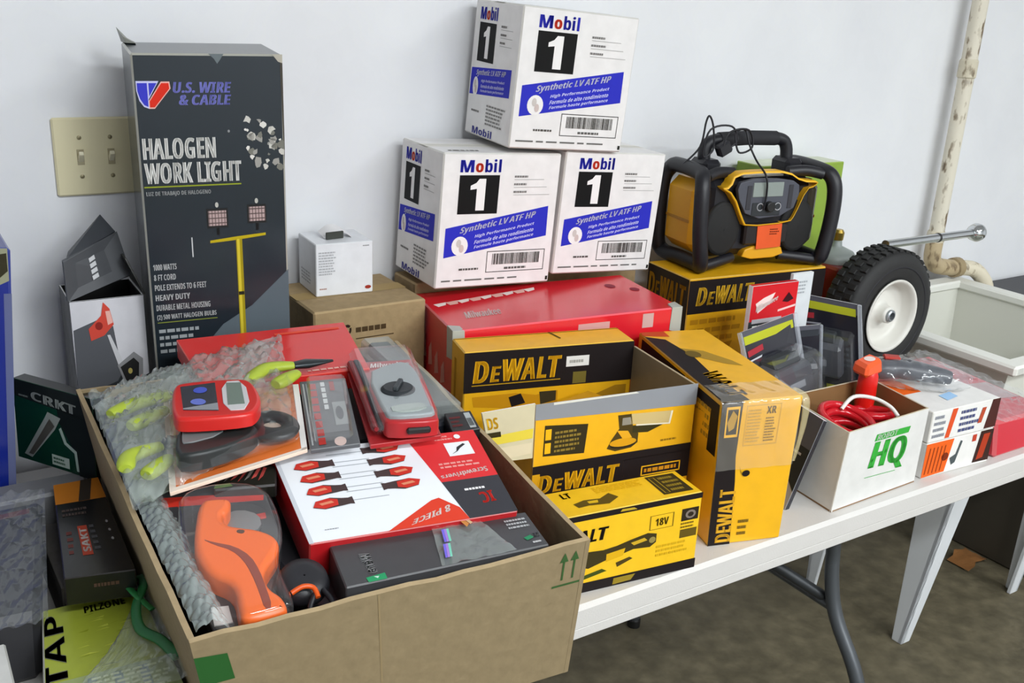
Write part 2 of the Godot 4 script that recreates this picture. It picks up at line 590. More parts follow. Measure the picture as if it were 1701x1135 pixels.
func sink_corner() -> void:
	var I := Transform3D.IDENTITY
	# water pipe on the wall
	var pm := StandardMaterial3D.new()
	pm.vertex_color_use_as_albedo = true
	pm.roughness = 0.55
	pm.uv1_triplanar = true; pm.uv1_world_triplanar = true; pm.uv1_scale = Vector3(5, 2, 5)
	var nt := noise_tex(0.013, Color("6d5940"), Color(1, 1, 1), 41, 512, 5)
	nt.color_ramp.set_offset(0, 0.1); nt.color_ramp.set_offset(1, 0.3)
	pm.albedo_texture = nt
	var t := thing("water_pipe", "stained cream water pipe running down the wall above the sink", "pipe", Vector3(2.476, 0.86, 0.05))
	var mb := MB.new(); mb.col = h("dfd8c6")
	mb.tube([Vector3(2.476, 2.93, 0.05), Vector3(2.476, 2.0, 0.05), Vector3(2.476, 1.4, 0.05), Vector3(2.476, 0.9, 0.05)], 0.0205, 20)
	part(t, "riser", mb, pm)
	mb = MB.new(); mb.col = h("d3cbb5")
	mb.lathe(at(2.476, 1.375, 0.05), [[0.0206, 0], [0.024, 0.004], [0.024, 0.045], [0.0206, 0.05]], 20)
	part(t, "coupling", mb, pm)
	mb = MB.new(); mb.col = h("cfc6b0")
	mb.lathe(at(2.476, 0.93, 0.05), [[0.0206, 0], [0.024, 0.004], [0.024, 0.03], [0.0206, 0.035]], 20)
	part(t, "coupling", mb, pm)
	mb = MB.new(); mb.col = h("b9a684")
	mb.tube(curve([Vector3(2.476, 0.935, 0.05), Vector3(2.476, 0.885, 0.052), Vector3(2.50, 0.862, 0.056), Vector3(2.57, 0.852, 0.07)], 5), 0.023, 18)
	part(t, "elbow", mb, pm)
	mb = MB.new(); mb.col = h("9c8a68")
	mb.lathe(Transform3D(Basis(Vector3.FORWARD, PI / 2), Vector3(2.555, 0.853, 0.067)), [[0.024, 0], [0.0285, 0.003], [0.0285, 0.026], [0.024, 0.03]], 18)
	part(t, "collar", mb, pm)
	mb = MB.new(); mb.col = h("d8cfb8")
	mb.tube(curve([Vector3(2.575, 0.852, 0.07), Vector3(2.63, 0.845, 0.09), Vector3(2.665, 0.80, 0.11), Vector3(2.667, 0.742, 0.115)], 5), 0.022, 18)
	part(t, "spout", mb, pm)
	# laundry tub
	var tm := mat("tub", 0.5)
	t = thing("laundry_tub", "white plastic laundry sink on tapered legs by the wall", "sink", Vector3(2.31, 0, 0.33))
	var X0 := 2.015; var X1 := 2.61; var Z0 := 0.045; var Z1 := 0.605; var Y := 0.82
	var rim := MB.new(); rim.col = h("e4e4dc")
	for a in [[X0, X0 + 0.045, Z0, Z1], [X1 - 0.045, X1, Z0, Z1]]:
		rim.block(I, Vector3((a[0] + a[1]) / 2, Y - 0.012, (Z0 + Z1) / 2), Vector3(0.045, 0.024, Z1 - Z0), {}, 0.005)
	for a in [[Z0, Z0 + 0.05], [Z1 - 0.045, Z1]]:
		rim.block(I, Vector3((X0 + X1) / 2, Y - 0.0118, (a[0] + a[1]) / 2), Vector3(X1 - X0 - 0.01, 0.024, a[1] - a[0]), {}, 0.005)
	part(t, "rim", rim, tm)
	var bas := MB.new(); bas.col = h("d6d6cc")
	var top := [Vector3(X0 + 0.035, Y - 0.01, Z1 - 0.035), Vector3(X1 - 0.035, Y - 0.01, Z1 - 0.035), Vector3(X1 - 0.035, Y - 0.01, Z0 + 0.04), Vector3(X0 + 0.035, Y - 0.01, Z0 + 0.04)]
	var bot := [Vector3(X0 + 0.08, Y - 0.34, Z1 - 0.09), Vector3(X1 - 0.08, Y - 0.34, Z1 - 0.09), Vector3(X1 - 0.08, Y - 0.34, Z0 + 0.08), Vector3(X0 + 0.08, Y - 0.34, Z0 + 0.08)]
	var c := Vector3((X0 + X1) / 2, Y - 0.1, (Z0 + Z1) / 2)
	for i in 4:
		var j := (i + 1) % 4
		var o1: Vector3 = (top[i] - c).normalized() * 0.012; var o2: Vector3 = (top[j] - c).normalized() * 0.012
		bas.qo(top[i] + o1, top[j] + o2, bot[j] + o2, bot[i] + o1, c)
		# inner face
		var n: Vector3 = (top[j] - top[i]).cross(bot[i] - top[i])
		if n.dot(c - top[i]) < 0: bas.q(top[i], bot[i], bot[j], top[j])
		else: bas.q(top[i], top[j], bot[j], bot[i])
	bas.q(bot[0], bot[1], bot[2], bot[3])
	bas.q(bot[3] + Vector3.DOWN * 0.012, bot[2] + Vector3.DOWN * 0.012, bot[1] + Vector3.DOWN * 0.012, bot[0] + Vector3.DOWN * 0.012)
	part(t, "basin", bas, tm)
	for sx in [0, 1]:
		for sz in [0, 1]:
			var xs := 1.0 if sx == 0 else -1.0
			var zs := -1.0 if sz == 1 else 1.0
			var fx := 2.055 if sx == 0 else 2.57
			var fz := 0.45 if sz == 1 else 0.13
			var tx := 2.05 if sx == 0 else 2.575
			var tz := 0.53 if sz == 1 else 0.12
			var leg := MB.new(); leg.col = h("dcdfe2")
			var f := Vector3(fx, 0, fz); var g := Vector3(tx, 0.62, tz)
			# side flange and front flange of an angle leg, both tapering to the foot
			var sw := Vector3(0, 0, zs)
			var fw := Vector3(xs, 0, 0)
			var P := [f, f + fw * 0.035, g, g + fw * 0.085, f + sw * 0.012, f + fw * 0.035 + sw * 0.012, g + sw * 0.012, g + fw * 0.085 + sw * 0.012]
			leg.hexa(P, {}, 0.002)
			P = [f + fw * 0.012, f, g + fw * 0.012, g, f + sw * 0.03 + fw * 0.012, f + sw * 0.03, g + sw * 0.11 + fw * 0.012, g + sw * 0.11]
			leg.hexa(P, {}, 0.002)
			part(t, "leg", leg, tm)
	# dark box on the floor under the sink
	var P := boxp(2.655, 0, 0.44, 0.0, 0.105, 0.42, 0.36)
	carton("storage_bin", "dark brown storage bin on the floor beyond the sink legs", "bin", P, mat("darkbin", 0.6), {"f": h("3b352d"), "l": h("3b352d"), "t": h("3b352d"), "r": h("3b352d"), "k": h("3b352d"), "b": h("3b352d"), "e": h("443e35")}, "", 0.006, "bin_body")
	# black crate beyond the sink
	t = thing("black_crate", "black slotted plastic crate behind the sink at the photo's right edge", "crate", Vector3(2.93, 0, 0.14))
	mb = MB.new(); mb.col = h("17181a")
	mb.block(I, Vector3(2.93, 0.37, 0.14), Vector3(0.32, 0.74, 0.22), {}, 0.006)
	var cb := part(t, "crate_body", mb, blackp)
	mb = MB.new(); mb.col = h("202124")
	mb.block(I, Vector3(2.93, 0.755, 0.14), Vector3(0.35, 0.03, 0.25), {}, 0.006)
	part(t, "crate_rim", mb, blackp)
	for k in 6:
		mb = MB.new(); mb.col = h("0b0b0c")
		mb.block(I, Vector3(2.80 + k * 0.052, 0.6, 0.2515), Vector3(0.02, 0.18, 0.003), {}, 0.0008)
		part(cb, "slot", mb, blackp)
	# scrap on the floor
	t = thing("cardboard_scrap", "crumpled orange-brown cardboard scrap on the floor behind the sink leg", "scrap", Vector3(2.585, 0, 0.28))
	mb = MB.new(); mb.col = h("8a5a2c")
	var rows := []
	for i in 7:
		var l := PackedVector3Array()
		for j in 5:
			l.append(Vector3(2.53 + i * 0.018, 0.006 + 0.028 * sin(i * 0.52) * (0.4 + 0.6 * absf(sin(j * 1.7 + i))) , 0.25 + j * 0.018 + 0.006 * sin(i * 2.0)))
		rows.append(l)
	mb.grid(rows)
	part(t, "flap", mb, kraft)

func folding_table() -> void:
	var I := Transform3D.IDENTITY
	var t := thing("folding_table", "long white plastic folding table with grey tube legs", "table", Vector3(0.86, 0, 0.4))
	var tm := StandardMaterial3D.new()
	tm.albedo_color = Color("cbc8c4"); tm.roughness = 0.42
	tm.normal_enabled = true; tm.normal_scale = 0.15
	tm.normal_texture = noise_tex(0.2, Color.BLACK, Color.WHITE, 51, 256, 3, -1.0, true, 2.0)
	tm.uv1_triplanar = true; tm.uv1_scale = Vector3(5, 5, 5)
	var x0 := -0.05; var x1 := 1.93; var z0 := 0.02; var z1 := 0.783
	# top with a rounded lip
	var mb := MB.new()
	mb.block(I, Vector3((x0 + x1) / 2, 0.72, (z0 + z1) / 2), Vector3(x1 - x0, 0.04, z1 - z0), {}, 0.006)
	part(t, "tabletop", mb, tm)
	mb = MB.new()
	mb.block(I, Vector3((x0 + x1) / 2, 0.6935, z1 - 0.016), Vector3(x1 - x0 - 0.004, 0.022, 0.024), {}, 0.004)
	mb.block(I, Vector3((x0 + x1) / 2, 0.6935, z0 + 0.016), Vector3(x1 - x0 - 0.004, 0.022, 0.024), {}, 0.004)
	mb.block(I, Vector3(x0 + 0.014, 0.6935, (z0 + z1) / 2), Vector3(0.024, 0.022, z1 - z0 - 0.06), {}, 0.004)
	mb.block(I, Vector3(x1 - 0.014, 0.6935, (z0 + z1) / 2), Vector3(0.024, 0.022, z1 - z0 - 0.06), {}, 0.004)
	part(t, "apron", mb, tm)
	var gm := mat("greytube", 0.4, 0.3)
	for lx in [1.5, 0.24]:
		for s in [1.0, -1.0]:
			mb = MB.new(); mb.col = h("4c5054")
			var zc := 0.40
			var w := func(y: float, dz: float) -> Vector3: return Vector3(lx, y, zc + s * dz)
			mb.tube(curve([w.call(0.7, 0.19), w.call(0.53, 0.204), w.call(0.45, 0.215), w.call(0.38, 0.24), w.call(0.28, 0.31), w.call(0.15, 0.345), w.call(0.012, 0.35)], 5), 0.0145, 14)
			part(t, "leg", mb, gm)
			mb = MB.new(); mb.col = h("1b1b1c")
			mb.lathe(at(lx, 0, zc + s * 0.35), [[0.0, 0], [0.017, 0.0], [0.017, 0.02], [0.0155, 0.024]], 14)
			part(t, "foot_cap", mb, blackp)
		mb = MB.new(); mb.col = h("4c5054")
		mb.tube([Vector3(lx, 0.40, 0.175), Vector3(lx, 0.40, 0.625)], 0.011, 12)
		part(t, "crossbar", mb, gm)
		mb = MB.new(); mb.col = h("34373a")
		var dx := -1.0 if lx > 1.0 else 1.0
		mb.tube([Vector3(lx + dx * 0.36, 0.70, 0.40), Vector3(lx + dx * 0.18, 0.54, 0.44), Vector3(lx, 0.41, 0.60)], 0.011, 12)
		part(t, "brace", mb, gm)

func oil_cartons() -> void:
	# the plain brown carton that carries them
	var P := boxp(0.585, 0.7402, 0.20, 0.0, 0.21, 0.27, 0.185)
	var kc := h("a88f68")
	var b := carton("brown_carton", "plain brown carton with a recycling mark beside the work light carton", "carton", P, kraft, {"f": kc, "l": kc, "t": kc, "r": kc, "k": kc, "b": kc, "e": h("b39a72")}, "", 0.003)
	var F := faces(P)
	var tp := pr(b, "packing_tape", F["t"])
	tp.rect(0.0, 0.42, 1.0, 0.62, h("a98f60"))
	var rc := pr(b, "recycling_mark", F["f"])
	rc.ell(0.285, 0.86, 0.036, 0.036, h("2b2118"), 1).ell(0.285, 0.86, 0.017, 0.017, kc, 2)
	for k in 3: rc.poly([0.285, 0.86, 0.285 + 0.044 * cos(k * TAU / 3 + 0.5), 0.86 + 0.044 * sin(k * TAU / 3 + 0.5), 0.285 + 0.044 * cos(k * TAU / 3 + 0.75), 0.86 + 0.044 * sin(k * TAU / 3 + 0.75)], kc, 3)
	rc.rows(0.36, 0.82, 0.68, 0.885, 1, h("4a3a26"))
	rc.rect(0.36, 0.79, 0.7, 0.797, h("4a3a26"))
	P = boxp(0.822, 0.7402, 0.108, 0.0, 0.53, 0.27, 0.092)
	carton("brown_carton", "low brown carton behind the red carton, carrying the white oil cartons", "carton", P, kraft, {"f": kc, "l": kc, "t": kc, "r": kc, "k": kc, "b": kc, "e": h("b39a72")}, "", 0.003)
	oil("white motor oil carton at the left of the lower pair, with blue banner", boxp(0.818, 1.021, 0.187, -0.020, 0.245, 0.244, 0.165, -0.045, -0.019))
	oil("white motor oil carton at the right of the lower pair, beside the yellow radio", boxp(1.068, 1.0245, 0.194, -0.035, 0.236, 0.235, 0.175, -0.06, -0.02))
	oil("white motor oil carton stacked on top of the two others", boxp(0.954, 1.269, 0.199, -0.076, 0.24, 0.242, 0.182, -0.059, -0.03))

func oil(label: String, P: Array) -> void:
	var w := h("eeecea")
	var t := carton("oil_carton", label, "carton", P, card, {"f": w, "l": w, "t": w, "r": w, "k": w, "b": w, "e": h("d9d6d0")}, "white motor oil cartons", 0.0025)
	var F := faces(P)
	var blue := h("2b2fb8"); var red := h("e0442c"); var blk := h("141411"); var grey := h("7c7a78")
	var flap := pr(t, "flap_seam", F["t"])
	flap.rect(0.0, 0.492, 1.0, 0.508, h("b9b6ae"), 1).rect(0.02, 0.80, 0.98, 0.806, h("cfccc5"), 1).rows(0.08, 0.10, 0.42, 0.18, 1, h("555550"))
	flap.rect(0.0, 0.40, 1.0, 0.60, h("e4e1d8"), 0.5)
	for a in [["f", 1.0], ["l", 0.0]]:
		var f: Array = F[a[0]]
		var front: bool = a[1] > 0.5
		var u0 := 0.14 if front else 0.13; var u1 := 0.478 if front else 0.50
		var lg := pr(t, "brand_lettering", f)
		var du := u1 - u0
		lg.text("M", u0, 0.862, u0 + du * 0.33, 0.95, blue, 2, 0.5).text("o", u0 + du * 0.37, 0.862, u0 + du * 0.56, 0.928, red, 2, 0.8).text("bil", u0 + du * 0.60, 0.862, u0 + du, 0.957, blue, 2, 0.6)
		var sq := pr(t, "numeral_square", f)
		sq.rect(u0, 0.556, u1 - 0.005, 0.841, blk, 1)
		var um := (u0 + u1) / 2
		sq.poly([um - 0.075, 0.765, um - 0.03, 0.765 + 0.02, um - 0.005, 0.815, um + 0.05, 0.815, um + 0.05, 0.582, um - 0.022, 0.582, um - 0.022, 0.742, um - 0.075, 0.735], w, 2)
		var bn := pr(t, "banner", f)
		var q := [0.055, 0.232, 0.93, 0.374, 0.924, 0.605, 0.056, 0.453] if front else [0.035, 0.30, 0.9, 0.345, 0.9, 0.545, 0.04, 0.50]
		bn.poly(q, blue, 1)
		var at2 := func(u: float, v: float) -> Vector2:
			return Vector2(q[0], q[1]).lerp(Vector2(q[2], q[3]), u).lerp(Vector2(q[6], q[7]).lerp(Vector2(q[4], q[5]), u), v)
		var a0: Vector2 = at2.call(0.13, 0.66); var a1: Vector2 = at2.call(0.86, 0.66); var a2: Vector2 = at2.call(0.88, 0.93); var a3: Vector2 = at2.call(0.15, 0.93)
		bn.textq("Synthetic LV ATF HP", [a0.x, a0.y, a1.x, a1.y, a2.x, a2.y, a3.x, a3.y], h("e8e8f4"), 2, 0.5)
		var lines := ["High Performance Product", "Formula de alto rendimiento", "Formule haute performance"]
		for i in 3:
			a0 = at2.call(0.28, 0.44 - i * 0.185); a1 = at2.call(0.86, 0.44 - i * 0.185); a2 = at2.call(0.87, 0.57 - i * 0.185); a3 = at2.call(0.29, 0.57 - i * 0.185)
			bn.textq(lines[i], [a0.x, a0.y, a1.x, a1.y, a2.x, a2.y, a3.x, a3.y], h("c6c8ee"), 2)
		var cc: Vector2 = at2.call(0.145, 0.30)
		bn.ell(cc.x, cc.y, 0.068 if front else 0.06, 0.072, w, 2)
		bn.ell(cc.x - 0.01, cc.y + 0.02, 0.02, 0.03, h("c9c2bd"), 3).ell(cc.x + 0.015, cc.y - 0.02, 0.02, 0.03, h("cdbdb8"), 3)
		var fp := pr(t, "fine_print", f)
		for i in 3:
			fp.rows(0.60, 0.815 - i * 0.057, 0.73, 0.845 - i * 0.057, 1, grey)
			fp.rect(0.60, 0.806 - i * 0.057, (0.86 + 0.03 * i) if front else 0.85, 0.809 - i * 0.057, h("9a9896"), 2)
		if front:
			fp.rows(0.19, 0.125, 0.39, 0.155, 1, h("54504c"))
			fp.rows(0.05, 0.045, 0.93, 0.068, 1, h("6a6866"))
			var bc := pr(t, "barcode", f)
			bc.frame(0.42, 0.105, 0.935, 0.27, 0.006, h("4a4844"), 1)
			bc.bars(0.47, 0.165, 0.89, 0.25, 34, h("33302c"), 2)
			bc.rows(0.58, 0.117, 0.78, 0.15, 1, h("5c5a58"))
			fp.rect(0.965, 0.02, 0.985, 0.05, h("24221f"), 2)
		else:
			fp.rows(0.45, 0.1, 0.85, 0.26, 6, h("8a8886"), 2)
			fp.rows(0.12, 0.17, 0.33, 0.2, 1, grey)
			fp.text("Mobil", 0.18, 0.015, 0.62, 0.07, h("3a3a8c"), 2)

func wall_side() -> void:
	# tall work light carton
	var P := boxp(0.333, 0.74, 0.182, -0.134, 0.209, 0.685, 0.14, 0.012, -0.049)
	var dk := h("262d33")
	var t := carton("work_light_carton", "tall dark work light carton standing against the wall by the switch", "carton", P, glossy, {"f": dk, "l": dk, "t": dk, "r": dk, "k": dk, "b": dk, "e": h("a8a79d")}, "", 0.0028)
	var F := faces(P)
	var f: Array = F["f"]
	var wht := h("f2f2ee"); var blue := h("3d3fc0"); var pale := h("8e90e0")
	var p := pr(t, "shield_logo", f)
	p.poly([0.02, 0.945, 0.02, 0.925, 0.035, 0.905, 0.062, 0.893, 0.095, 0.889, 0.095, 0.945], h("c8c8ee"), 1)
	p.poly([0.027, 0.941, 0.027, 0.925, 0.041, 0.909, 0.064, 0.897, 0.09, 0.893, 0.09, 0.941], blue, 2)
	p.poly([0.095, 0.945, 0.165, 0.945, 0.095, 0.908], h("c8c8ee"), 1).poly([0.1, 0.941, 0.152, 0.941, 0.1, 0.914], blue, 2)
	p.poly([0.095, 0.889, 0.13, 0.889, 0.24, 0.93, 0.235, 0.944, 0.18, 0.944, 0.095, 0.905], h("e8b0a8"), 1)
	p.poly([0.1, 0.892, 0.13, 0.892, 0.232, 0.93, 0.228, 0.941, 0.182, 0.941, 0.1, 0.904], h("d8301f"), 2)
	p = pr(t, "brand_lettering", f)
	p.text("U.S. WIRE", 0.25, 0.921, 0.63, 0.943, pale, 2, 0.9, 0.012).text("& CABLE", 0.285, 0.896, 0.625, 0.917, pale, 2, 0.9, 0.012)
	p = pr(t, "title_lettering", f)
	p.text("HALOGEN", 0.03, 0.784, 0.515, 0.828, wht, 2, 0.9).text("WORK LIGHT", 0.03, 0.732, 0.685, 0.776, wht, 2, 0.9)
	p.rect(0.02, 0.7235, 0.68, 0.7265, h("8f9a2e"), 2)
	p.text("LUZ DE TRABAJO DE HALOGENO", 0.03, 0.704, 0.465, 0.715, h("b9bcbc"), 2, 0.5)
	p = pr(t, "feature_list", f)
	var li := ["1000 WATTS", "8 FT CORD", "POLE EXTENDS TO 6 FEET", "HEAVY DUTY", "DURABLE METAL HOUSING", "(2) 500 WATT HALOGEN BULBS"]
	var wd := [0.16, 0.15, 0.36, 0.24, 0.38, 0.42]
	for i in 6: p.text(li[i], 0.035, 0.540 - i * 0.0235, 0.035 + wd[i], 0.5535 - i * 0.0235, h("dcdede"), 2, 0.5)
	p.rect(0.035, 0.4165, 0.46, 0.4185, h("7f8a35"), 2)
	p.rows(0.04, 0.34, 0.36, 0.405, 4, h("9aa0a2"))
	# printed picture: tripod lamp on the lower, greyer half
	p = pr(t, "lamp_picture", f)
	p.poly([0.30, 0.33, 1.0, 0.33, 1.0, 0.52, 0.72, 0.44, 0.5, 0.40], h("5a656c"), 0.6)
	for a in [[0.425, 0.628, 0.575, 0.672], [0.713, 0.634, 0.85, 0.677]]:
		p.rect(a[0], a[1], a[2], a[3], h("2a2a2a"), 1).rect(a[0] + 0.012, a[1] + 0.005, a[2] - 0.012, a[3] - 0.005, h("b79f9d"), 2)
		for k in 6: p.rect(a[0] + 0.014 + k * 0.022, a[1] + 0.005, a[0] + 0.019 + k * 0.022, a[3] - 0.005, h("6c5c5a"), 3)
		for k in 3: p.rect(a[0] + 0.012, a[1] + 0.01 + k * 0.011, a[2] - 0.012, a[1] + 0.0125 + k * 0.011, h("6c5c5a"), 3)
		p.rect((a[0] + a[2]) / 2 - 0.01, a[1] - 0.016, (a[0] + a[2]) / 2 + 0.01, a[1], h("1b1b1b"), 1).ell((a[0] + a[2]) / 2, a[3] + 0.008, 0.012, 0.006, h("b8b8b0"), 2)
	var yl := h("b9a51c")
	p.poly([0.44, 0.594, 0.63, 0.598, 0.84, 0.605, 0.84, 0.611, 0.63, 0.606, 0.44, 0.6], yl, 2)
	p.rect(0.622, 0.33, 0.667, 0.6, h("a08f18"), 2).rect(0.628, 0.33, 0.648, 0.6, h("d0bd35"), 3)
	p.rect(0.625, 0.468, 0.665, 0.476, h("22221a"), 4).rect(0.31, 0.565, 0.318, 0.61, h("c8cccc"), 2)
	# scuffed torn paper on the right side
	p = pr(t, "torn_scuff", f)
	var r2 := RandomNumberGenerator.new(); r2.seed = 5
	for k in 34:
		var u := r2.randf_range(0.72, 0.99); var v := 0.875 - (u - 0.72) * 0.12 - r2.randf_range(0.0, 0.10)
		var s := r2.randf_range(0.006, 0.03)
		var pts := []
		for i in 7: pts.append_array([minf(u + cos(i * TAU / 7) * s * r2.randf_range(0.5, 1.5), 0.997), v + sin(i * TAU / 7) * s * 0.36 * r2.randf_range(0.4, 1.4)])
		p.poly(pts, [h("c9c7bf"), h("9d9b95"), h("77776f"), h("dcdad4")][k % 4], 1 + (k % 3) * 0.4)
	p.ell(0.61, 0.84, 0.008, 0.003, h("8e9090"), 1).poly([0.985, 0.995, 1.0, 0.995, 1.0, 0.8, 0.995, 0.76, 0.992, 0.84, 0.982, 0.97], h("4a463e"), 1)
	p.poly([0.93, 1.0, 1.0, 1.0, 1.0, 0.982, 0.97, 0.985], h("b5b0a2"), 1.5).poly([0.50, 1.0, 0.60, 1.0, 0.575, 0.988, 0.555, 0.98, 0.535, 0.99], h("6b7478"), 1.2)
	# bent lid corner
	var mb := MB.new(); mb.col = h("8d8e86")
	var c: Vector3 = P[6]
	mb.hexa([c, c + Vector3(0.02, 0.0, 0.003), c + Vector3(-0.006, 0.022, 0.0), c + Vector3(0.004, 0.008, 0.004), c + Vector3(0, 0, 0.03), c + Vector3(0.014, 0, 0.036), c + Vector3(-0.004, 0.01, 0.03), c + Vector3(0.006, 0.004, 0.03)], {}, 0.0008)
	part(t, "bent_flap", mb, card)
	# small white carton
	P = boxp(0.6225, 1.0105, 0.118, -0.06, 0.105, 0.094, 0.095)
	var w := h("e9ebee")
	t = carton("small_white_carton", "small white carton on the brown carton beside the work light carton", "carton", P, card, {"f": w, "l": w, "t": w, "r": w, "k": w, "b": w, "e": h("e2e4e6")}, "", 0.0015)
	F = faces(P)
	p = pr(t, "fine_print", F["f"])
	p.rows(0.05, 0.40, 0.36, 0.86, 9, h("b3b5b8")).rows(0.06, 0.12, 0.2, 0.17, 1, h("b58f86")).rows(0.82, 0.90, 0.94, 0.94, 1, h("9a9c9e"))
	p.ell(0.91, 0.11, 0.055, 0.035, h("a0372a"), 2)
	p = pr(t, "side_print", F["l"])
	p.rows(0.15, 0.15, 0.85, 0.4, 4, h("b3b5b8"), 1)
	# receipt on it
	mb = MB.new(); mb.col = h("eceaea")
	var a: Vector3 = F["t"][0].lerp(F["t"][1], 0.25).lerp(F["t"][3].lerp(F["t"][2], 0.25), 0.45)
	t = thing("folded_receipt", "folded black and white label lying on the small white carton", "label", a)
	var rows := []
	for i in 9:
		var l := PackedVector3Array()
		for j in 3: l.append(a + Vector3(i * 0.0085, 0.002 + 0.012 * sin(i * 0.55) + 0.003 * j, 0.012 - j * 0.016))
		rows.append(l)
	mb.grid(rows)
	part(t, "paper", mb, card)
	mb = MB.new(); mb.col = h("34352f")
	mb.block(at(a.x + 0.018, a.y + 0.007, a.z + 0.014, 0.1), Vector3.ZERO, Vector3(0.034, 0.013, 0.004), {}, 0.001)
	part(t, "black_tag", mb, card)

func dw_logo(p: PR, u0: float, v0: float, u1: float, v1: float, c: Color, l := 2.0, s := 0.012, hv := 0.9) -> void:
	var d := u1 - u0
	p.text("D", u0, v0, u0 + d * 0.165, v1, c, l, hv, s).text("E", u0 + d * 0.195, v0, u0 + d * 0.295, lerpf(v0, v1, 0.72), c, l, hv, s).text("W", u0 + d * 0.31, v0, u0 + d * 0.56, v1, c, l, hv, s).text("A", u0 + d * 0.55, v0, u0 + d * 0.715, v1, c, l, hv, s).text("L", u0 + d * 0.735, v0, u0 + d * 0.845, v1, c, l, hv, s).text("T", u0 + d * 0.84, v0, u0 + d, v1, c, l, hv, s)

func red_carton() -> void:
	var P := boxp(0.765, 0.7402, 0.352, -0.217, 0.424, 0.258, 0.247)
	P[3] += Vector3(0, 0.018, 0); P[7] += Vector3(0, 0.010, 0); P[2] += Vector3(0, 0.002, 0); P[6] += Vector3(0, -0.006, 0)
	var r := h("d92431")
	var t := carton("red_tool_carton", "long red power tool carton in front of the white oil cartons", "carton", P, glossy, {"f": r, "t": r, "l": r, "r": r, "k": r, "b": r, "e": h("e8606a")}, "", 0.0025)
	var F := faces(P)
	var p := pr(t, "brand_lettering", F["t"])
	p.textq("Milwaukee", [0.10, 0.24, 0.255, 0.27, 0.275, 0.43, 0.115, 0.40], h("f3ded8"), 2, 0.6)
	p = pr(t, "white_stickers", F["t"])
	for k in 9: p.poly([0.03 + k * 0.055, 0.66 + k * 0.022, 0.09 + k * 0.055, 0.69 + k * 0.022, 0.078 + k * 0.055, 0.62 + k * 0.022 - 0.02 * (k % 2), 0.04 + k * 0.055, 0.585 + k * 0.022], [h("f0e2dc"), h("e8b4aa")][k % 2], 1)
	p.ell(0.86, 0.70, 0.022, 0.06, h("8d2a35"), 2).ell(0.94, 0.55, 0.02, 0.05, h("8d2a35"), 2)
	p = pr(t, "side_print", F["l"])
	for k in 5: p.poly([0.10 + k * 0.16, 0.62 - k * 0.015, 0.20 + k * 0.16, 0.64 - k * 0.01, 0.17 + k * 0.16, 0.82 - k * 0.02, 0.11 + k * 0.16, 0.76 - k * 0.02], h("d9948e"), 1)
	p = pr(t, "front_sticker", F["f"])
	p.rect(0.53, 0.90, 0.67, 0.955, h("cf9d98"), 1)
	p = pr(t, "front_sticker", F["f"])
	p.rect(0.82, 0.885, 0.87, 0.98, h("c9a6a0"), 1)
	# silver tape on the crushed corners
	var tm := mat("tape", 0.3, 0.0)
	for a in [[0, 2, 1.0], [1, 3, -1.0]]:
		var c: Vector3 = P[a[1]]
		var mb := MB.new(); mb.col = h("aeb0a6")
		var ex: Vector3 = (P[1] - P[0]).normalized() * a[2]
		var ez: Vector3 = (P[4] - P[0]).normalized()
		mb.hexa([c - Vector3(0, 0.05, 0) - ez * 0.001 - ex * 0.001, c - Vector3(0, 0.042, 0) + ex * 0.022 - ez * 0.001, c - ez * 0.0012 - ex * 0.001 + Vector3(0, 0.001, 0), c + ex * 0.02 - ez * 0.0012, c - Vector3(0, 0.055, 0) + ez * 0.03 - ex * 0.001, c - Vector3(0, 0.04, 0) + ex * 0.02 + ez * 0.002, c + ez * 0.03 - ex * 0.0015 + Vector3(0, 0.001, 0), c + ex * 0.018 + ez * 0.02 + Vector3(0, 0.0015, 0)], {}, 0.0006)
		part(t, "corner_tape", mb, tm)

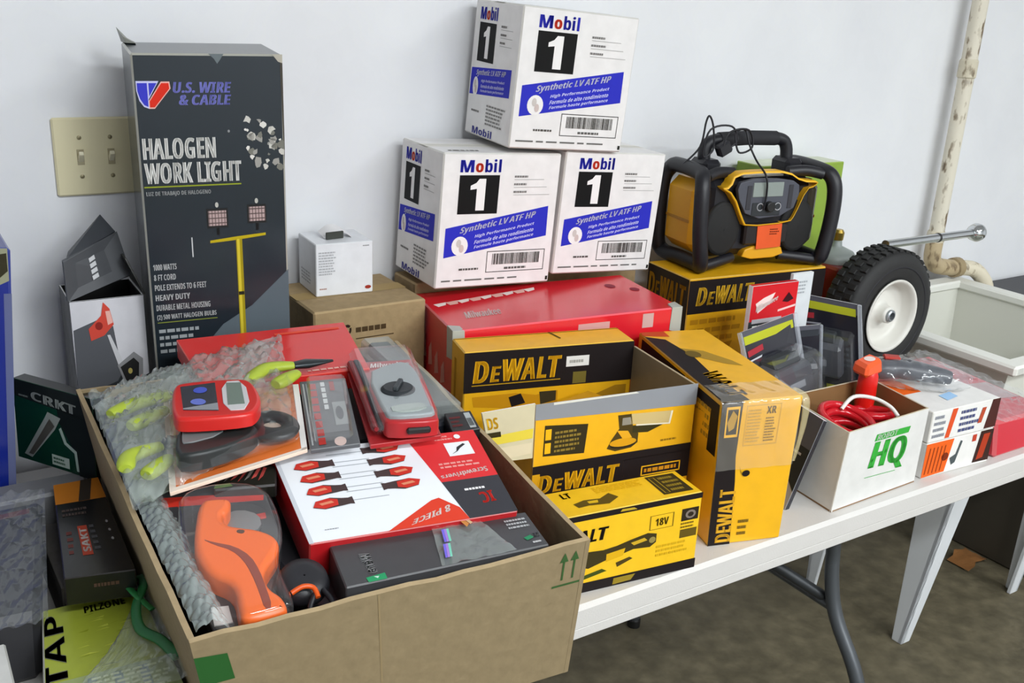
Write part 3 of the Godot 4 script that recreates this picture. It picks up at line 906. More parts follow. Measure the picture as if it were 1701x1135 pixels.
func yellow_cartons() -> void:
	var Y := h("efb31c"); var K := h("1d1c19"); var Yb := h("f6c62a"); var D := h("5e4a14")
	# rear: closed carton with the big name band
	var P := boxp(0.745, 0.7402, 0.426, -0.226, 0.2965, 0.25, 0.07)
	var t := carton("yellow_tool_carton", "narrow yellow and black tool carton behind the open one, against the red carton", "carton", P, card, {"f": Y, "l": Y, "t": Y, "r": K, "k": Y, "b": Y, "e": h("e6b53a")}, "yellow and black tool cartons", 0.002)
	var F := faces(P)
	var p := pr(t, "name_band", F["f"])
	p.rect(0.0, 0.72, 1.0, 0.995, K, 1)
	dw_logo(p, 0.05, 0.785, 0.55, 0.935, Y)
	p.poly([0.045, 0.765, 0.56, 0.765, 0.56, 0.772, 0.045, 0.772], h("b58a1c"), 2)
	p.rect(0.59, 0.85, 0.727, 0.922, h("e4e2dc"), 2).rows(0.61, 0.865, 0.71, 0.905, 1, h("a5a39c"), 3)
	p.rect(0.635, 0.728, 0.715, 0.81, h("6e6128"), 2)
	p = pr(t, "tool_picture", F["f"])
	p.poly([0.05, 0.69, 0.30, 0.695, 0.42, 0.67, 0.55, 0.69, 0.55, 0.60, 0.35, 0.58, 0.06, 0.62], h("c98d14"), 1).poly([0.26, 0.67, 0.33, 0.69, 0.36, 0.62, 0.28, 0.60], K, 2).poly([0.44, 0.69, 0.54, 0.69, 0.54, 0.62, 0.45, 0.60], h("3c3420"), 2)
	p.poly([0.65, 0.58, 0.9, 0.69, 0.97, 0.69, 0.97, 0.6], h("a87a1a"), 1)
	p = pr(t, "lid_seam", F["t"])
	p.rect(0.0, 0.9, 1.0, 0.93, D, 1).poly([0.56, 0.95, 0.575, 0.95, 0.6, 0.5, 0.59, 0.45], D, 2)
	p = pr(t, "side_print", F["l"]); p.rect(0.25, 0.55, 0.4, 0.9, h("b98518"), 1)
	# open sander carton: four panels and a floor
	P = boxp(0.742, 0.7402, 0.635, -0.144, 0.271, 0.24, 0.182)
	t = thing("open_yellow_carton", "open yellow sander carton with duct tape along its front rim", "carton", base_of(P), "yellow and black tool cartons")
	var inn := h("8f7f66")
	var back: Vector3 = (P[4] - P[0]).normalized(); var right: Vector3 = (P[1] - P[0]).normalized(); var th := 0.004
	var mb := MB.new(); panel(mb, P[0], P[1], P[2], P[3], back, th, {"f": Y, "k": inn, "t": h("b7a684"), "e": h("b7a684"), "l": Y, "r": Y})
	var fr := part(t, "front_panel", mb, card)
	mb = MB.new(); panel(mb, P[1] + back * th, P[5], P[3] + back * th, P[7], -right, th, {"l": inn, "k": inn, "f": Y, "r": Y, "b": inn, "t": h("b7a684"), "e": h("b7a684")})
	part(t, "side_panel", mb, card)
	mb = MB.new(); panel(mb, P[0] + back * th, P[4], P[0] + back * th + Vector3(0, 0.17, 0), P[4] + Vector3(0, 0.15, 0), right, th, {"f": Y, "k": inn, "e": inn, "t": inn})
	part(t, "side_panel", mb, card)
	mb = MB.new(); panel(mb, P[4] + right * th, P[5] - right * th, P[4] + right * th + Vector3(0, 0.13, 0), P[5] - right * th + Vector3(0, 0.13, 0), -back, th, {"f": inn, "k": inn, "e": inn})
	part(t, "back_panel", mb, card)
	mb = MB.new(); mb.hexa([P[0] + back * th + right * th, P[1] + back * th - right * th, P[0] + back * th + right * th + Vector3(0, th, 0), P[1] + back * th - right * th + Vector3(0, th, 0), P[4] + right * th - back * th, P[5] - right * th - back * th, P[4] + right * th - back * th + Vector3(0, th, 0), P[5] - right * th - back * th + Vector3(0, th, 0)], {"t": inn}, 0.0004)
	part(t, "bottom_panel", mb, card)
	# worn flap folded out to the left
	var fl: Vector3 = P[2] + Vector3(0, 0.0, 0) - right * 0.001
	mb = MB.new(); mb.hexa([fl + Vector3(-0.058, -0.085, -0.018), fl + Vector3(0, -0.082, 0), fl + Vector3(-0.075, -0.006, -0.022), fl + Vector3(0, 0.003, 0), fl + Vector3(-0.058, -0.085, -0.021), fl + Vector3(0, -0.082, -0.003), fl + Vector3(-0.075, -0.006, -0.025), fl + Vector3(0, 0.003, -0.003)], {"f": h("d9cfae"), "k": inn, "e": h("c9bd96")}, 0.0005)
	var flp := part(t, "worn_flap", mb, card, "worn paper flap with peeled yellow print")
	p = pr(flp, "peeled_print", [fl + Vector3(-0.058, -0.085, -0.018), fl + Vector3(0, -0.082, 0), fl + Vector3(0, 0.003, 0), fl + Vector3(-0.075, -0.006, -0.022)])
	p.poly([0.05, 0.35, 0.97, 0.38, 0.98, 0.56, 0.02, 0.52], h("e4cf4a"), 1).rect(0.0, 0.5, 0.30, 0.60, h("3a331c"), 2).text("DS", 0.06, 0.66, 0.27, 0.88, h("e9b62a"), 2, 0.6).poly([0.3, 0.05, 0.95, 0.1, 0.96, 0.3, 0.2, 0.28], h("e0d4b4"), 1)
	F = faces(P)
	p = pr(fr, "duct_tape", F["f"])
	p.poly([-0.004, 0.905, 1.002, 0.865, 1.004, 1.008, -0.004, 1.006], h("8d8f95"), 2).poly([0.1, 0.99, 0.62, 0.995, 0.6, 1.006, 0.1, 1.006], h("d8d6cc"), 3)
	p = pr(fr, "spec_square", F["f"])
	p.poly([0.055, 0.66, 0.305, 0.642, 0.318, 0.835, 0.058, 0.862], h("342d16"), 1)
	for k in 2: p.rect(0.063, 0.675 + k * 0.09, 0.098, 0.745 + k * 0.09, Y, 2)
	p.rows(0.12, 0.67, 0.28, 0.82, 5, h("8a7430"), 2)
	p = pr(fr, "sander_picture", F["f"])
	p.poly([0.50, 0.862, 0.585, 0.86, 0.60, 0.78, 0.64, 0.72, 0.64, 0.66, 0.60, 0.63, 0.50, 0.62, 0.445, 0.645, 0.47, 0.70, 0.515, 0.77], h("4a3c1a"), 1).poly([0.53, 0.84, 0.58, 0.84, 0.585, 0.79, 0.53, 0.79], h("8f8a7c"), 2).ell(0.545, 0.675, 0.085, 0.028, h("d69a1c"), 2).ell(0.545, 0.655, 0.08, 0.02, h("29241a"), 1.6).poly([0.50, 0.76, 0.57, 0.75, 0.6, 0.70, 0.54, 0.70], h("e0a522"), 3)
	p.poly([0.58, 0.86, 0.85, 0.845, 0.84, 0.76, 0.585, 0.79], h("c9b27a"), 1).poly([0.6, 0.78, 0.8, 0.76, 0.7, 0.72, 0.6, 0.73], h("3a331c"), 1.5).poly([0.842, 0.845, 0.855, 0.845, 0.842, 0.755, 0.62, 0.775, 0.62, 0.785, 0.832, 0.765], h("e6dfc8"), 2)
	p.rows(0.79, 0.635, 0.93, 0.66, 1, h("8f6a18"), 2)
	p = pr(fr, "name_band", F["f"])
	p.rect(0.0, 0.545, 1.0, 0.60, K, 1).rect(0.56, 0.36, 1.0, 0.55, K, 1).rect(0.0, 0.0, 0.56, 0.545, h("d29a18"), 0.6).rect(0.045, 0.37, 0.56, 0.55, K, 0.8)
	dw_logo(p, 0.03, 0.41, 0.525, 0.53, Y)
	p.frame(0.68, 0.415, 0.94, 0.485, 0.008, Y, 2).rows(0.70, 0.425, 0.92, 0.475, 1, h("c8871c"), 2)
	# small carton inside
	P = boxp(0.862, 0.746, 0.575, 0.25, 0.10, 0.17, 0.06)
	carton("small_orange_carton", "small orange-yellow carton inside the open yellow carton", "carton", P, card, {"f": h("dc9d1c"), "l": h("dc9d1c"), "t": h("dc9d1c"), "r": h("dc9d1c"), "k": Y, "b": Y, "e": h("e8c05a")}, "", 0.002)
	# front: oscillating tool carton
	P = boxp(0.668, 0.7402, 0.7443, -0.126, 0.276, 0.124, 0.072)
	t = carton("front_yellow_carton", "yellow oscillating tool carton at the table's front edge beside the big box", "carton", P, card, {"f": h("f2c020"), "l": h("f2c020"), "t": h("f2c020"), "r": h("f2c020"), "k": h("f2c020"), "b": K, "e": h("e6bf3a")}, "yellow and black tool cartons", 0.0018)
	F = faces(P)
	p = pr(t, "black_bands", F["f"])
	p.rect(0.0, 0.925, 1.0, 0.995, K, 1).rect(0.0, 0.0, 1.0, 0.125, K, 1)
	p.poly([0.49, 0.02, 0.60, 0.03, 0.625, 0.10, 0.495, 0.10], h("8f7a22"), 2).poly([0.50, 0.95, 0.60, 0.945, 0.58, 0.975, 0.51, 0.98], h("b89a2a"), 2)
	p = pr(t, "brand_lettering", F["f"])
	dw_logo(p, -0.0 + 0.06, 0.64, 0.43, 0.80, K)
	p = pr(t, "spec_mark", F["f"])
	p.frame(0.686, 0.625, 0.832, 0.81, 0.006, h("7a5f1a"), 1).text("18V", 0.72, 0.67, 0.80, 0.765, h("54430f"), 2, 0.3)
	p.rect(0.88, 0.66, 0.985, 0.82, h("2b2616"), 1).ell(0.935, 0.74, 0.032, 0.055, h("7d7268"), 2).ell(0.935, 0.74, 0.018, 0.03, h("2b2616"), 3).rows(0.88, 0.56, 0.985, 0.65, 2, h("7a6318"), 2).rect(0.88, 0.44, 0.985, 0.55, h("5f4e1c"), 1)
	p.rows(0.74, 0.25, 0.95, 0.42, 3, h("caa01c"), 2)
	p = pr(t, "tool_picture", F["f"])
	p.poly([0.30, 0.52, 0.42, 0.50, 0.50, 0.52, 0.58, 0.56, 0.68, 0.60, 0.735, 0.57, 0.735, 0.46, 0.70, 0.41, 0.60, 0.43, 0.50, 0.38, 0.44, 0.36, 0.34, 0.30, 0.28, 0.34], h("3b3218"), 1)
	p.poly([0.44, 0.44, 0.55, 0.47, 0.54, 0.38, 0.44, 0.34], h("d9a818"), 2).poly([0.58, 0.52, 0.66, 0.55, 0.68, 0.51, 0.60, 0.48], h("c9a22a"), 2).ell(0.71, 0.5, 0.02, 0.04, h("8f8048"), 2).poly([0.50, 0.30, 0.58, 0.34, 0.60, 0.31, 0.51, 0.24], h("4a3c16"), 1).poly([0.3, 0.16, 0.45, 0.22, 0.42, 0.26, 0.32, 0.22], h("3f4a1a"), 1)
	p = pr(t, "lid_print", F["t"])
	p.poly([0.79, 0.92, 0.965, 0.90, 0.965, 0.13, 0.785, 0.15], h("3a3116"), 1).frame(0.80, 0.2, 0.835, 0.85, 0.006, h("9c8424"), 2).rows(0.85, 0.2, 0.95, 0.85, 4, h("8f7a2a"), 2)
	p.poly([0.29, 0.42, 0.36, 0.50, 0.45, 0.46, 0.52, 0.60, 0.55, 0.40, 0.47, 0.22, 0.36, 0.28, 0.30, 0.26], h("5a4a16"), 1).poly([0.37, 0.43, 0.43, 0.42, 0.42, 0.32, 0.37, 0.34], h("d9b022"), 2)
	p.rows(0.46, 0.65, 0.75, 0.9, 4, h("d9ab1c"), 2)
	p.text("LT", 0.267, 0.66, 0.32, 0.86, h("4f4012"), 2, 0.5)
	# tall carton with its end to the front, wrapped in clear tape
	P = boxp(1.0, 0.7402, 0.745, -0.281, 0.125, 0.240, 0.318, 0.0, 0.0)
	P[2] += Vector3(-0.006, 0, 0); P[3] += Vector3(0.006, 0, 0)
	t = carton("tall_yellow_carton", "tall yellow tool carton standing end-on with clear tape over its top edge", "carton", P, card, {"f": Y, "l": Y, "t": Y, "r": Y, "k": Y, "b": Y, "e": h("e8b640")}, "yellow and black tool cartons", 0.0022)
	F = faces(P)
	p = pr(t, "end_print", F["f"])
	p.poly([0.0, 0.0, 0.30, 0.0, 0.27, 0.45, 0.24, 0.62, 0.255, 1.0, 0.0, 1.0], K, 1).frame(0.06, 0.76, 0.225, 0.965, 0.018, Y, 2).poly([0.08, 0.86, 0.14, 0.94, 0.2, 0.9, 0.17, 0.82, 0.11, 0.8], h("b58a22"), 3)
	p.textq("DEWALT", [0.295, 0.02, 0.295, 0.40, 0.09, 0.40, 0.09, 0.02], h("d7a128"), 2, 0.8)
	p.frame(0.31, 0.69, 0.74, 0.965, 0.006, h("caa040"), 1).rows(0.33, 0.71, 0.52, 0.94, 11, h("caa040"), 2).text("XR", 0.56, 0.90, 0.68, 0.95, h("5a4614"), 2).rows(0.56, 0.71, 0.70, 0.88, 9, h("8f6f22"), 2)
	p.ell(0.40, 0.50, 0.05, 0.022, K, 2).poly([0.35, 0.49, 0.30, 0.56, 0.33, 0.51], K, 2).rows(0.38, 0.05, 0.52, 0.18, 3, h("7a5f1e"), 2)
	p = pr(t, "lid_print", F["t"])
	p.poly([0.0, 0.0, 0.33, 0.0, 0.28, 0.35, 0.33, 0.60, 0.24, 0.86, 0.0, 0.92], K, 1)
	p.textq("WALT", [0.17, 0.37, 0.17, 0.05, 0.39, 0.06, 0.39, 0.38], h("efb31c"), 2, 0.8)
	p.poly([0.28, 0.72, 0.55, 0.66, 0.75, 0.50, 0.80, 0.42, 0.62, 0.46, 0.42, 0.55, 0.30, 0.64], h("a5822c"), 1).ell(0.36, 0.62, 0.1, 0.05, h("6a561e"), 2).poly([0.0, 0.93, 0.35, 0.90, 0.36, 0.99, 0.0, 0.99], h("c04a26"), 1)
	p = pr(t, "side_print", F["l"])
	p.rect(0.62, 0.62, 0.98, 0.97, K, 1).rows(0.68, 0.68, 0.92, 0.92, 4, h("a5822c"), 2).rect(0.05, 0.5, 0.60, 0.97, K, 1)
	# tape strip: top of the end, over the lid edge and down the right side
	var n: Vector3 = (P[0] - P[4]).normalized()
	mb = MB.new()
	var up: Vector3 = (P[2] - P[0]).normalized()
	var rt: Vector3 = (P[1] - P[0]).normalized()
	var rows := []
	for i in 19:
		var u := i / 18.0
		var l := PackedVector3Array()
		for j in 13:
			var v := j / 12.0
			var wob := 0.0012 + 0.0010 * sin(u * 23.0 + j * 1.3) + 0.0006 * sin(u * 61.0 + j)
			var a: Vector3 = P[0].lerp(P[1], -0.02 + u * 1.05) + up * (0.13 + minf(v * 1.6, 1.0) * 0.112) + n * (0.0028 + wob)
			if v > 0.625: a += up * (0.0022 + wob) - n * ((v - 0.625) * 0.16)
			l.append(a)
		rows.append(l)
	mb.grid(rows)
	part(t, "clear_tape", mb, film("tapefilm", Color(0.95, 0.93, 0.88), 0.10, 0.08))
	mb = MB.new()
	mb.tube(curve([P[3] + rt * 0.002 - n * 0.03, P[3] + rt * 0.007 - n * 0.004 - up * 0.008, P[3] + rt * 0.009 - n * 0.004 - up * 0.05, P[3] + rt * 0.0 - n * 0.004 - up * 0.11], 5), [0.004, 0.006, 0.007, 0.008, 0.008, 0.008, 0.008, 0.008, 0.008, 0.007, 0.007, 0.006, 0.005, 0.005, 0.004, 0.003], 8, true, 0.3)
	part(t, "loose_tape_edge", mb, film("tapeedge", Color(0.92, 0.86, 0.66), 0.25, 0.15))

func radio() -> void:
	var Y := h("efb31c"); var K := h("1d1c19")
	var P := boxp(1.362, 0.7402, 0.265, -0.103, 0.363, 0.26, 0.150)
	var t := carton("radio_carton", "yellow and black carton under the jobsite radio", "carton", P, card, {"f": Y, "l": K, "t": Y, "r": Y, "k": Y, "b": Y, "e": h("d8ae4a")}, "yellow and black tool cartons", 0.002)
	var F := faces(P)
	var p := pr(t, "name_band", F["f"])
	p.rect(0.0, 0.71, 1.0, 0.985, K, 1)
	dw_logo(p, 0.055, 0.775, 0.45, 0.925, h("dcae2e"))
	p.rows(0.03, 0.45, 0.42, 0.68, 3, h("c08a1a"), 2).poly([0.05, 0.2, 0.3, 0.3, 0.35, 0.45, 0.1, 0.4], h("c38c18"), 1)
	p = pr(t, "side_name", F["l"])
	dw_logo(p, 0.05, 0.74, 0.92, 0.93, h("c99a28"))
	# the radio itself, built about its own base
	t = thing("jobsite_radio", "yellow and black jobsite radio with roll cage on a yellow carton", "radio", Vector3(1.571, 1.0005, 0.186))
	t.rotation.y = -0.17
	orgs[t] = Vector3.ZERO
	var I := Transform3D.IDENTITY
	var bk := h("1b1c1f"); var bk2 := h("26272b"); var yl := h("eeb41e")
	var mb := MB.new(); mb.col = bk
	mb.block(I, Vector3(0, 0.108, 0), Vector3(0.27, 0.165, 0.115), {}, 0.018)
	part(t, "body", mb, blackp)
	for s in [-1.0, 1.0]:
		mb = MB.new(); mb.col = h("e9a91c") if s < 0.0 else h("3a3228")
		mb.block(I, Vector3(s * 0.135, 0.108, -0.008), Vector3(0.05, 0.15, 0.125), {}, 0.02)
		var dr := part(t, "end_housing", mb, mat("yplastic", 0.4))
		mb = MB.new(); mb.col = h("b9821a")
		mb.block(I, Vector3(s * 0.1605, 0.10, -0.008), Vector3(0.002, 0.006, 0.09), {}, 0.0005)
		part(dr, "seam", mb, mat("yplastic", 0.4))
	# roll cage: a rounded loop at each end
	for s in [-1.0, 1.0]:
		mb = MB.new(); mb.col = bk
		var x: float = s * 0.158; var o: float = s * 0.014
		var lp := [Vector3(x * 0.94, 0.0165, 0.07), Vector3(x * 0.97, 0.024, 0.084), Vector3(x + o * 0.4, 0.09, 0.086), Vector3(x + o * 0.6, 0.155, 0.084), Vector3(x + o * 0.3, 0.19, 0.074), Vector3(x * 0.97, 0.203, 0.05), Vector3(x * 0.96, 0.206, -0.03), Vector3(x * 0.97, 0.198, -0.062), Vector3(x + o * 0.4, 0.16, -0.074), Vector3(x + o * 0.4, 0.05, -0.074), Vector3(x * 0.97, 0.0165, -0.066), Vector3(x * 0.95, 0.0165, 0.0), Vector3(x * 0.94, 0.0165, 0.07)]
		mb.tube(curve(lp, 6), 0.016, 12, false)
		part(t, "roll_cage", mb, blackp)
		mb = MB.new(); mb.col = bk
		mb.tube(curve([Vector3(s * 0.145, 0.197, 0.062), Vector3(s * 0.11, 0.203, 0.05), Vector3(s * 0.07, 0.2, 0.04)], 5), 0.012, 10)
		part(t, "cage_bar", mb, blackp)
		mb = MB.new(); mb.col = bk
		mb.tube(curve([Vector3(s * 0.14, 0.014, 0.075), Vector3(s * 0.10, 0.02, 0.068), Vector3(s * 0.06, 0.024, 0.055)], 5), 0.011, 10)
		part(t, "cage_bar", mb, blackp)
		# speaker
		mb = MB.new(); mb.col = h("18191b")
		mb.lathe_s(Transform3D(Basis(Vector3.RIGHT, PI / 2).scaled(Vector3(0.85, 1.15, 1)), Vector3(s * 0.094, 0.088, 0.056)), [[0.05, 0], [0.049, 0.007], [0.042, 0.009], [0.02, 0.012], [0.001, 0.013]], 24)
		var sp := part(t, "speaker_grille", mb, mat("grille", 0.75))
		mb = MB.new(); mb.col = h("101012")
		for k in 7: mb.torus(Transform3D(Basis(Vector3.RIGHT, PI / 2).scaled(Vector3(0.85, 1.15, 1)), Vector3(s * 0.094, 0.088, 0.064)), 0.008 + k * 0.006, 0.0009, 20, 4)
		part(sp, "grille_rings", mb, mat("grille", 0.75))
	# yellow face frame around the control panel (outline in x, y turned to face front)
	var face := Transform3D(Basis(Vector3.RIGHT, PI / 2), Vector3(0, 0, 0.0))   # local (x, y, z) -> (x, -z, y)
	var V := func(l: Array) -> Array:
		var q := []
		for i in range(0, l.size(), 2): q.append_array([l[i], -l[i + 1]])
		return q
	mb = MB.new(); mb.col = yl
	mb.slab(face, soft(V.call([-0.118, 0.176, -0.098, 0.178, -0.088, 0.206, -0.02, 0.209, 0.045, 0.208, 0.082, 0.188, 0.128, 0.186, 0.118, 0.172, 0.098, 0.168, 0.076, 0.112, 0.064, 0.097, -0.048, 0.092, -0.06, 0.108, -0.088, 0.16]), 1), 0.05, 0.078, 0.004)
	var fr := part(t, "face_frame", mb, mat("yplastic", 0.4))
	mb = MB.new(); mb.col = h("4b4d55")
	mb.slab(face, soft(V.call([-0.082, 0.165, -0.07, 0.194, 0.05, 0.193, 0.082, 0.174, 0.062, 0.116, -0.045, 0.108]), 1), 0.07, 0.0795, 0.002)
	var pan := part(fr, "control_panel", mb, blackp)
	mb = MB.new(); mb.col = h("8d9690")
	mb.block(I, Vector3(-0.004, 0.171, 0.0797), Vector3(0.076, 0.03, 0.003), {}, 0.001)
	part(pan, "screen", mb, mat("screen", 0.15))
	mb = MB.new(); mb.col = h("2a2c30")
	mb.block(I, Vector3(-0.004, 0.130, 0.0797), Vector3(0.072, 0.028, 0.002), {}, 0.001)
	part(pan, "button_pad", mb, blackp)
	mb = MB.new(); mb.col = h("16171a")
	mb.lathe(Transform3D(Basis(Vector3.RIGHT, PI / 2), Vector3(0.002, 0.136, 0.0795)), [[0.011, 0], [0.0105, 0.010], [0.009, 0.011], [0, 0.011]], 18)
	part(pan, "knob", mb, blackp)
	for s in [-1.0, 1.0]:
		mb = MB.new(); mb.col = h("a7a7ab")
		mb.torus(Transform3D(Basis(Vector3.RIGHT, PI / 2), Vector3(0.002 + s * 0.022, 0.135, 0.081)), 0.0075, 0.0012, 18, 6)
		part(pan, "button_ring", mb, blackp)
		mb = MB.new(); mb.col = h("33343a")
		mb.block(I, Vector3(0.002 + s * 0.052, 0.155, 0.0797), Vector3(0.012, 0.05, 0.002), {}, 0.001)
		part(pan, "button_column", mb, blackp)
	mb = MB.new(); mb.col = h("e0a31c")
	mb.slab(face, soft(V.call([-0.03, 0.05, 0.055, 0.05, 0.068, 0.022, -0.045, 0.02]), 1), 0.05, 0.068, 0.003)
	part(t, "lower_bracket", mb, mat("yplastic", 0.4))
	mb = MB.new(); mb.col = h("1d1b18")
	mb.block(I, Vector3(0.012, 0.075, 0.062), Vector3(0.11, 0.045, 0.02), {}, 0.004)
	part(t, "battery_door", mb, blackp)
	mb = MB.new(); mb.col = h("ea5a26")
	mb.block(Transform3D(Basis(Vector3.BACK, 0.05), Vector3(0.018, 0.07, 0.0732)), Vector3.ZERO, Vector3(0.062, 0.05, 0.001), {}, 0.0)
	var st := part(t, "orange_sticker", mb, card, "bright orange paper sticker")
	p = pr(st, "scribble", [Vector3(-0.013, 0.045, 0.0738), Vector3(0.049, 0.045, 0.0738), Vector3(0.049, 0.095, 0.0738), Vector3(-0.013, 0.095, 0.0738)])
	p.rows(0.5, 0.55, 0.9, 0.85, 3, h("7d2f1c"), 1)
	# carrying handle
	mb = MB.new(); mb.col = bk
	mb.tube(curve([Vector3(-0.105, 0.195, -0.01), Vector3(-0.108, 0.24, -0.012), Vector3(-0.085, 0.259, -0.014), Vector3(0.0, 0.263, -0.015), Vector3(0.075, 0.262, -0.014), Vector3(0.098, 0.245, -0.012), Vector3(0.102, 0.195, -0.01)], 6), 0.0135, 12)
	var hd := part(t, "handle", mb, blackp)
	mb = MB.new(); mb.col = h("222327")
	mb.tube([Vector3(-0.075, 0.2605, -0.0145), Vector3(0.0, 0.2638, -0.015), Vector3(0.07, 0.2625, -0.0145)], 0.0155, 12)
	part(hd, "grip", mb, mat("grip", 0.8))
	for s in [-1.0, 1.0]:
		mb = MB.new(); mb.col = bk
		mb.block(I, Vector3(s * 0.104, 0.205, -0.01), Vector3(0.045, 0.036, 0.06), {}, 0.008)
		part(hd, "bracket", mb, blackp)
	mb = MB.new(); mb.col = h("dcdcd4")
	mb.block(Transform3D(Basis(Vector3.UP, 0.1), Vector3(0.0, 0.194, 0.02)), Vector3.ZERO, Vector3(0.11, 0.004, 0.06), {}, 0.001)
	part(t, "top_label", mb, card)
	# power cord looped over the handle
	var c := thing("power_cord", "thin black cord tangled around the radio handle", "cord", Vector3(1.571, 1.0005, 0.186))
	c.rotation.y = -0.17
	orgs[c] = Vector3.ZERO
	mb = MB.new(); mb.col = h("141416")
	mb.tube(curve([Vector3(-0.165, 0.213, 0.0), Vector3(-0.135, 0.25, 0.01), Vector3(-0.128, 0.30, 0.012), Vector3(-0.122, 0.312, 0.014), Vector3(-0.112, 0.29, 0.016), Vector3(-0.108, 0.245, 0.018), Vector3(-0.13, 0.232, 0.016), Vector3(-0.12, 0.285, 0.018), Vector3(-0.07, 0.292, 0.02), Vector3(-0.055, 0.262, 0.022), Vector3(-0.085, 0.245, 0.022), Vector3(-0.075, 0.28, 0.022), Vector3(-0.03, 0.285, 0.024), Vector3(-0.018, 0.25, 0.026), Vector3(-0.05, 0.24, 0.026), Vector3(-0.058, 0.278, 0.02), Vector3(-0.034, 0.284, 0.018), Vector3(-0.028, 0.255, 0.03), Vector3(-0.02, 0.225, 0.05), Vector3(-0.018, 0.2, 0.085), Vector3(-0.012, 0.165, 0.086), Vector3(-0.014, 0.13, 0.085)], 6), 0.0021, 7)
	part(c, "cable", mb, blackp)
	mb = MB.new(); mb.col = h("1b1b1d")
	mb.block(Transform3D(Basis(Vector3.BACK, 0.5), Vector3(-0.08, 0.246, 0.014)), Vector3.ZERO, Vector3(0.032, 0.026, 0.02), {}, 0.004)
	part(c, "plug", mb, blackp)
	# green carton behind the radio
	P = boxp(1.70, 0.7402, 0.105, -0.02, 0.268, 0.447, 0.085)
	t = carton("green_carton", "lime green carton standing behind the radio", "carton", P, card, {"f": h("8fae3c"), "l": h("8fae3c"), "t": h("d8dfc4"), "r": h("e6e8de"), "k": h("8fae3c"), "b": h("8fae3c"), "e": h("a5bf5a")}, "", 0.002)
	p = pr(t, "white_edge", faces(P)["f"])
	p.rect(0.97, 0.0, 1.0, 0.8, h("e3e7d4"), 1)

func tool_carton() -> void:
	# big open brown carton at the front, flared rim
	var kc := h("917f5f"); var ki := h("917f5f"); var ke := h("b09a76")
	var b := [Vector3(0.222, 0.7402, 0.852), Vector3(0.637, 0.7402, 0.886), Vector3(0.668, 0.7402, 0.315), Vector3(0.228, 0.7402, 0.315)]
	var T := [Vector3(0.187, 0.9415, 0.891), Vector3(0.627, 0.945, 0.921), Vector3(0.69, 0.978, 0.30), Vector3(0.195, 0.978, 0.305)]
	var t := thing("tool_carton", "big open brown carton full of packaged tools in the foreground", "carton", (b[0] + b[1] + b[2] + b[3]) / 4.0)
	var ctr: Vector3 = (b[0] + b[2]) / 2.0 + Vector3(0, 0.1, 0)
	var nm := ["front_panel", "side_panel", "back_panel", "side_panel"]
	var th := 0.006
	var frp: Node3D
	for i in 4:
		var j := (i + 1) % 4
		var n: Vector3 = (b[j] - b[i]).cross(T[i] - b[i]).normalized()
		var inn: Vector3 = -n * th
		# uneven cut rim: split the panel into strips with a ragged top
		var mb := MB.new()
		var seg := 14
		var r2 := RandomNumberGenerator.new(); r2.seed = 40 + i
		var hs := []
		for k in seg + 1: hs.append(r2.randf_range(-0.0022, 0.0022))
		for k in seg:
			var u0 := float(k) / seg; var u1 := float(k + 1) / seg
			var p0: Vector3 = b[i].lerp(b[j], u0); var p1: Vector3 = b[i].lerp(b[j], u1)
			var q0: Vector3 = T[i].lerp(T[j], u0) + Vector3(0, hs[k], 0); var q1: Vector3 = T[i].lerp(T[j], u1) + Vector3(0, hs[k + 1], 0)
			mb.col = kc; mb.q(p0, p1, q1, q0)
			mb.col = ki; mb.q(p1 + inn, p0 + inn, q0 + inn, q1 + inn)
			mb.col = ke; mb.q(q0, q1, q1 + inn, q0 + inn)
			mb.col = kc; mb.q(p0 + inn, p1 + inn, p1, p0)
		mb.col = kc
		mb.q(b[i] + inn, b[i], T[i], T[i] + inn); mb.q(b[j], b[j] + inn, T[j] + inn, T[j])
		var o := part(t, nm[i], mb, kraft)
		if i == 0: frp = o
	var mb := MB.new(); mb.col = kc
	var up := Vector3(0, 0.004, 0)
	mb.hexa([b[0], b[1], b[0] + up, b[1] + up, b[3], b[2], b[3] + up, b[2] + up], {}, 0.0004)
	part(t, "bottom_panel", mb, kraft)
	var p := pr(frp, "printed_marks", [b[0], b[1], T[1], T[0]])
	p.poly([0.0, 0.70, 0.075, 0.70, 0.07, 0.88, 0.0, 0.90], h("2c5c2e"), 1)
	p = pr(frp, "this_side_up_mark", [b[0], b[1], T[1], T[0]])
	var g := h("3d5c34")
	for k in 2:
		var u := 0.925 + k * 0.032
		p.rect(u, 0.76, u + 0.006, 0.90, g, 1).poly([u - 0.010, 0.89, u + 0.016, 0.89, u + 0.003, 0.955], g, 1)
	p.poly([0.90, 0.715, 0.985, 0.715, 0.985, 0.73, 0.90, 0.73], g, 1)
	p = pr(frp, "flap_seam", [b[0], b[1], T[1], T[0]])
	p.rect(0.42, 0.0, 0.425, 1.0, h("93805f"), 0.5)

func foil(rows_n: int, cols_n: int, c: Array, f: Callable) -> MB:   # sheet over a quad with a height function
	var mb := MB.new()
	var rows := []
	for i in rows_n + 1:
		var v := float(i) / rows_n
		var l := PackedVector3Array()
		for j in cols_n + 1:
			var u := float(j) / cols_n
			var a: Vector3 = c[0].lerp(c[1], u).lerp(c[3].lerp(c[2], u), v)
			l.append(a + Vector3(0, f.call(u, v, a), 0))
		rows.append(l)
	mb.grid(rows)
	return mb

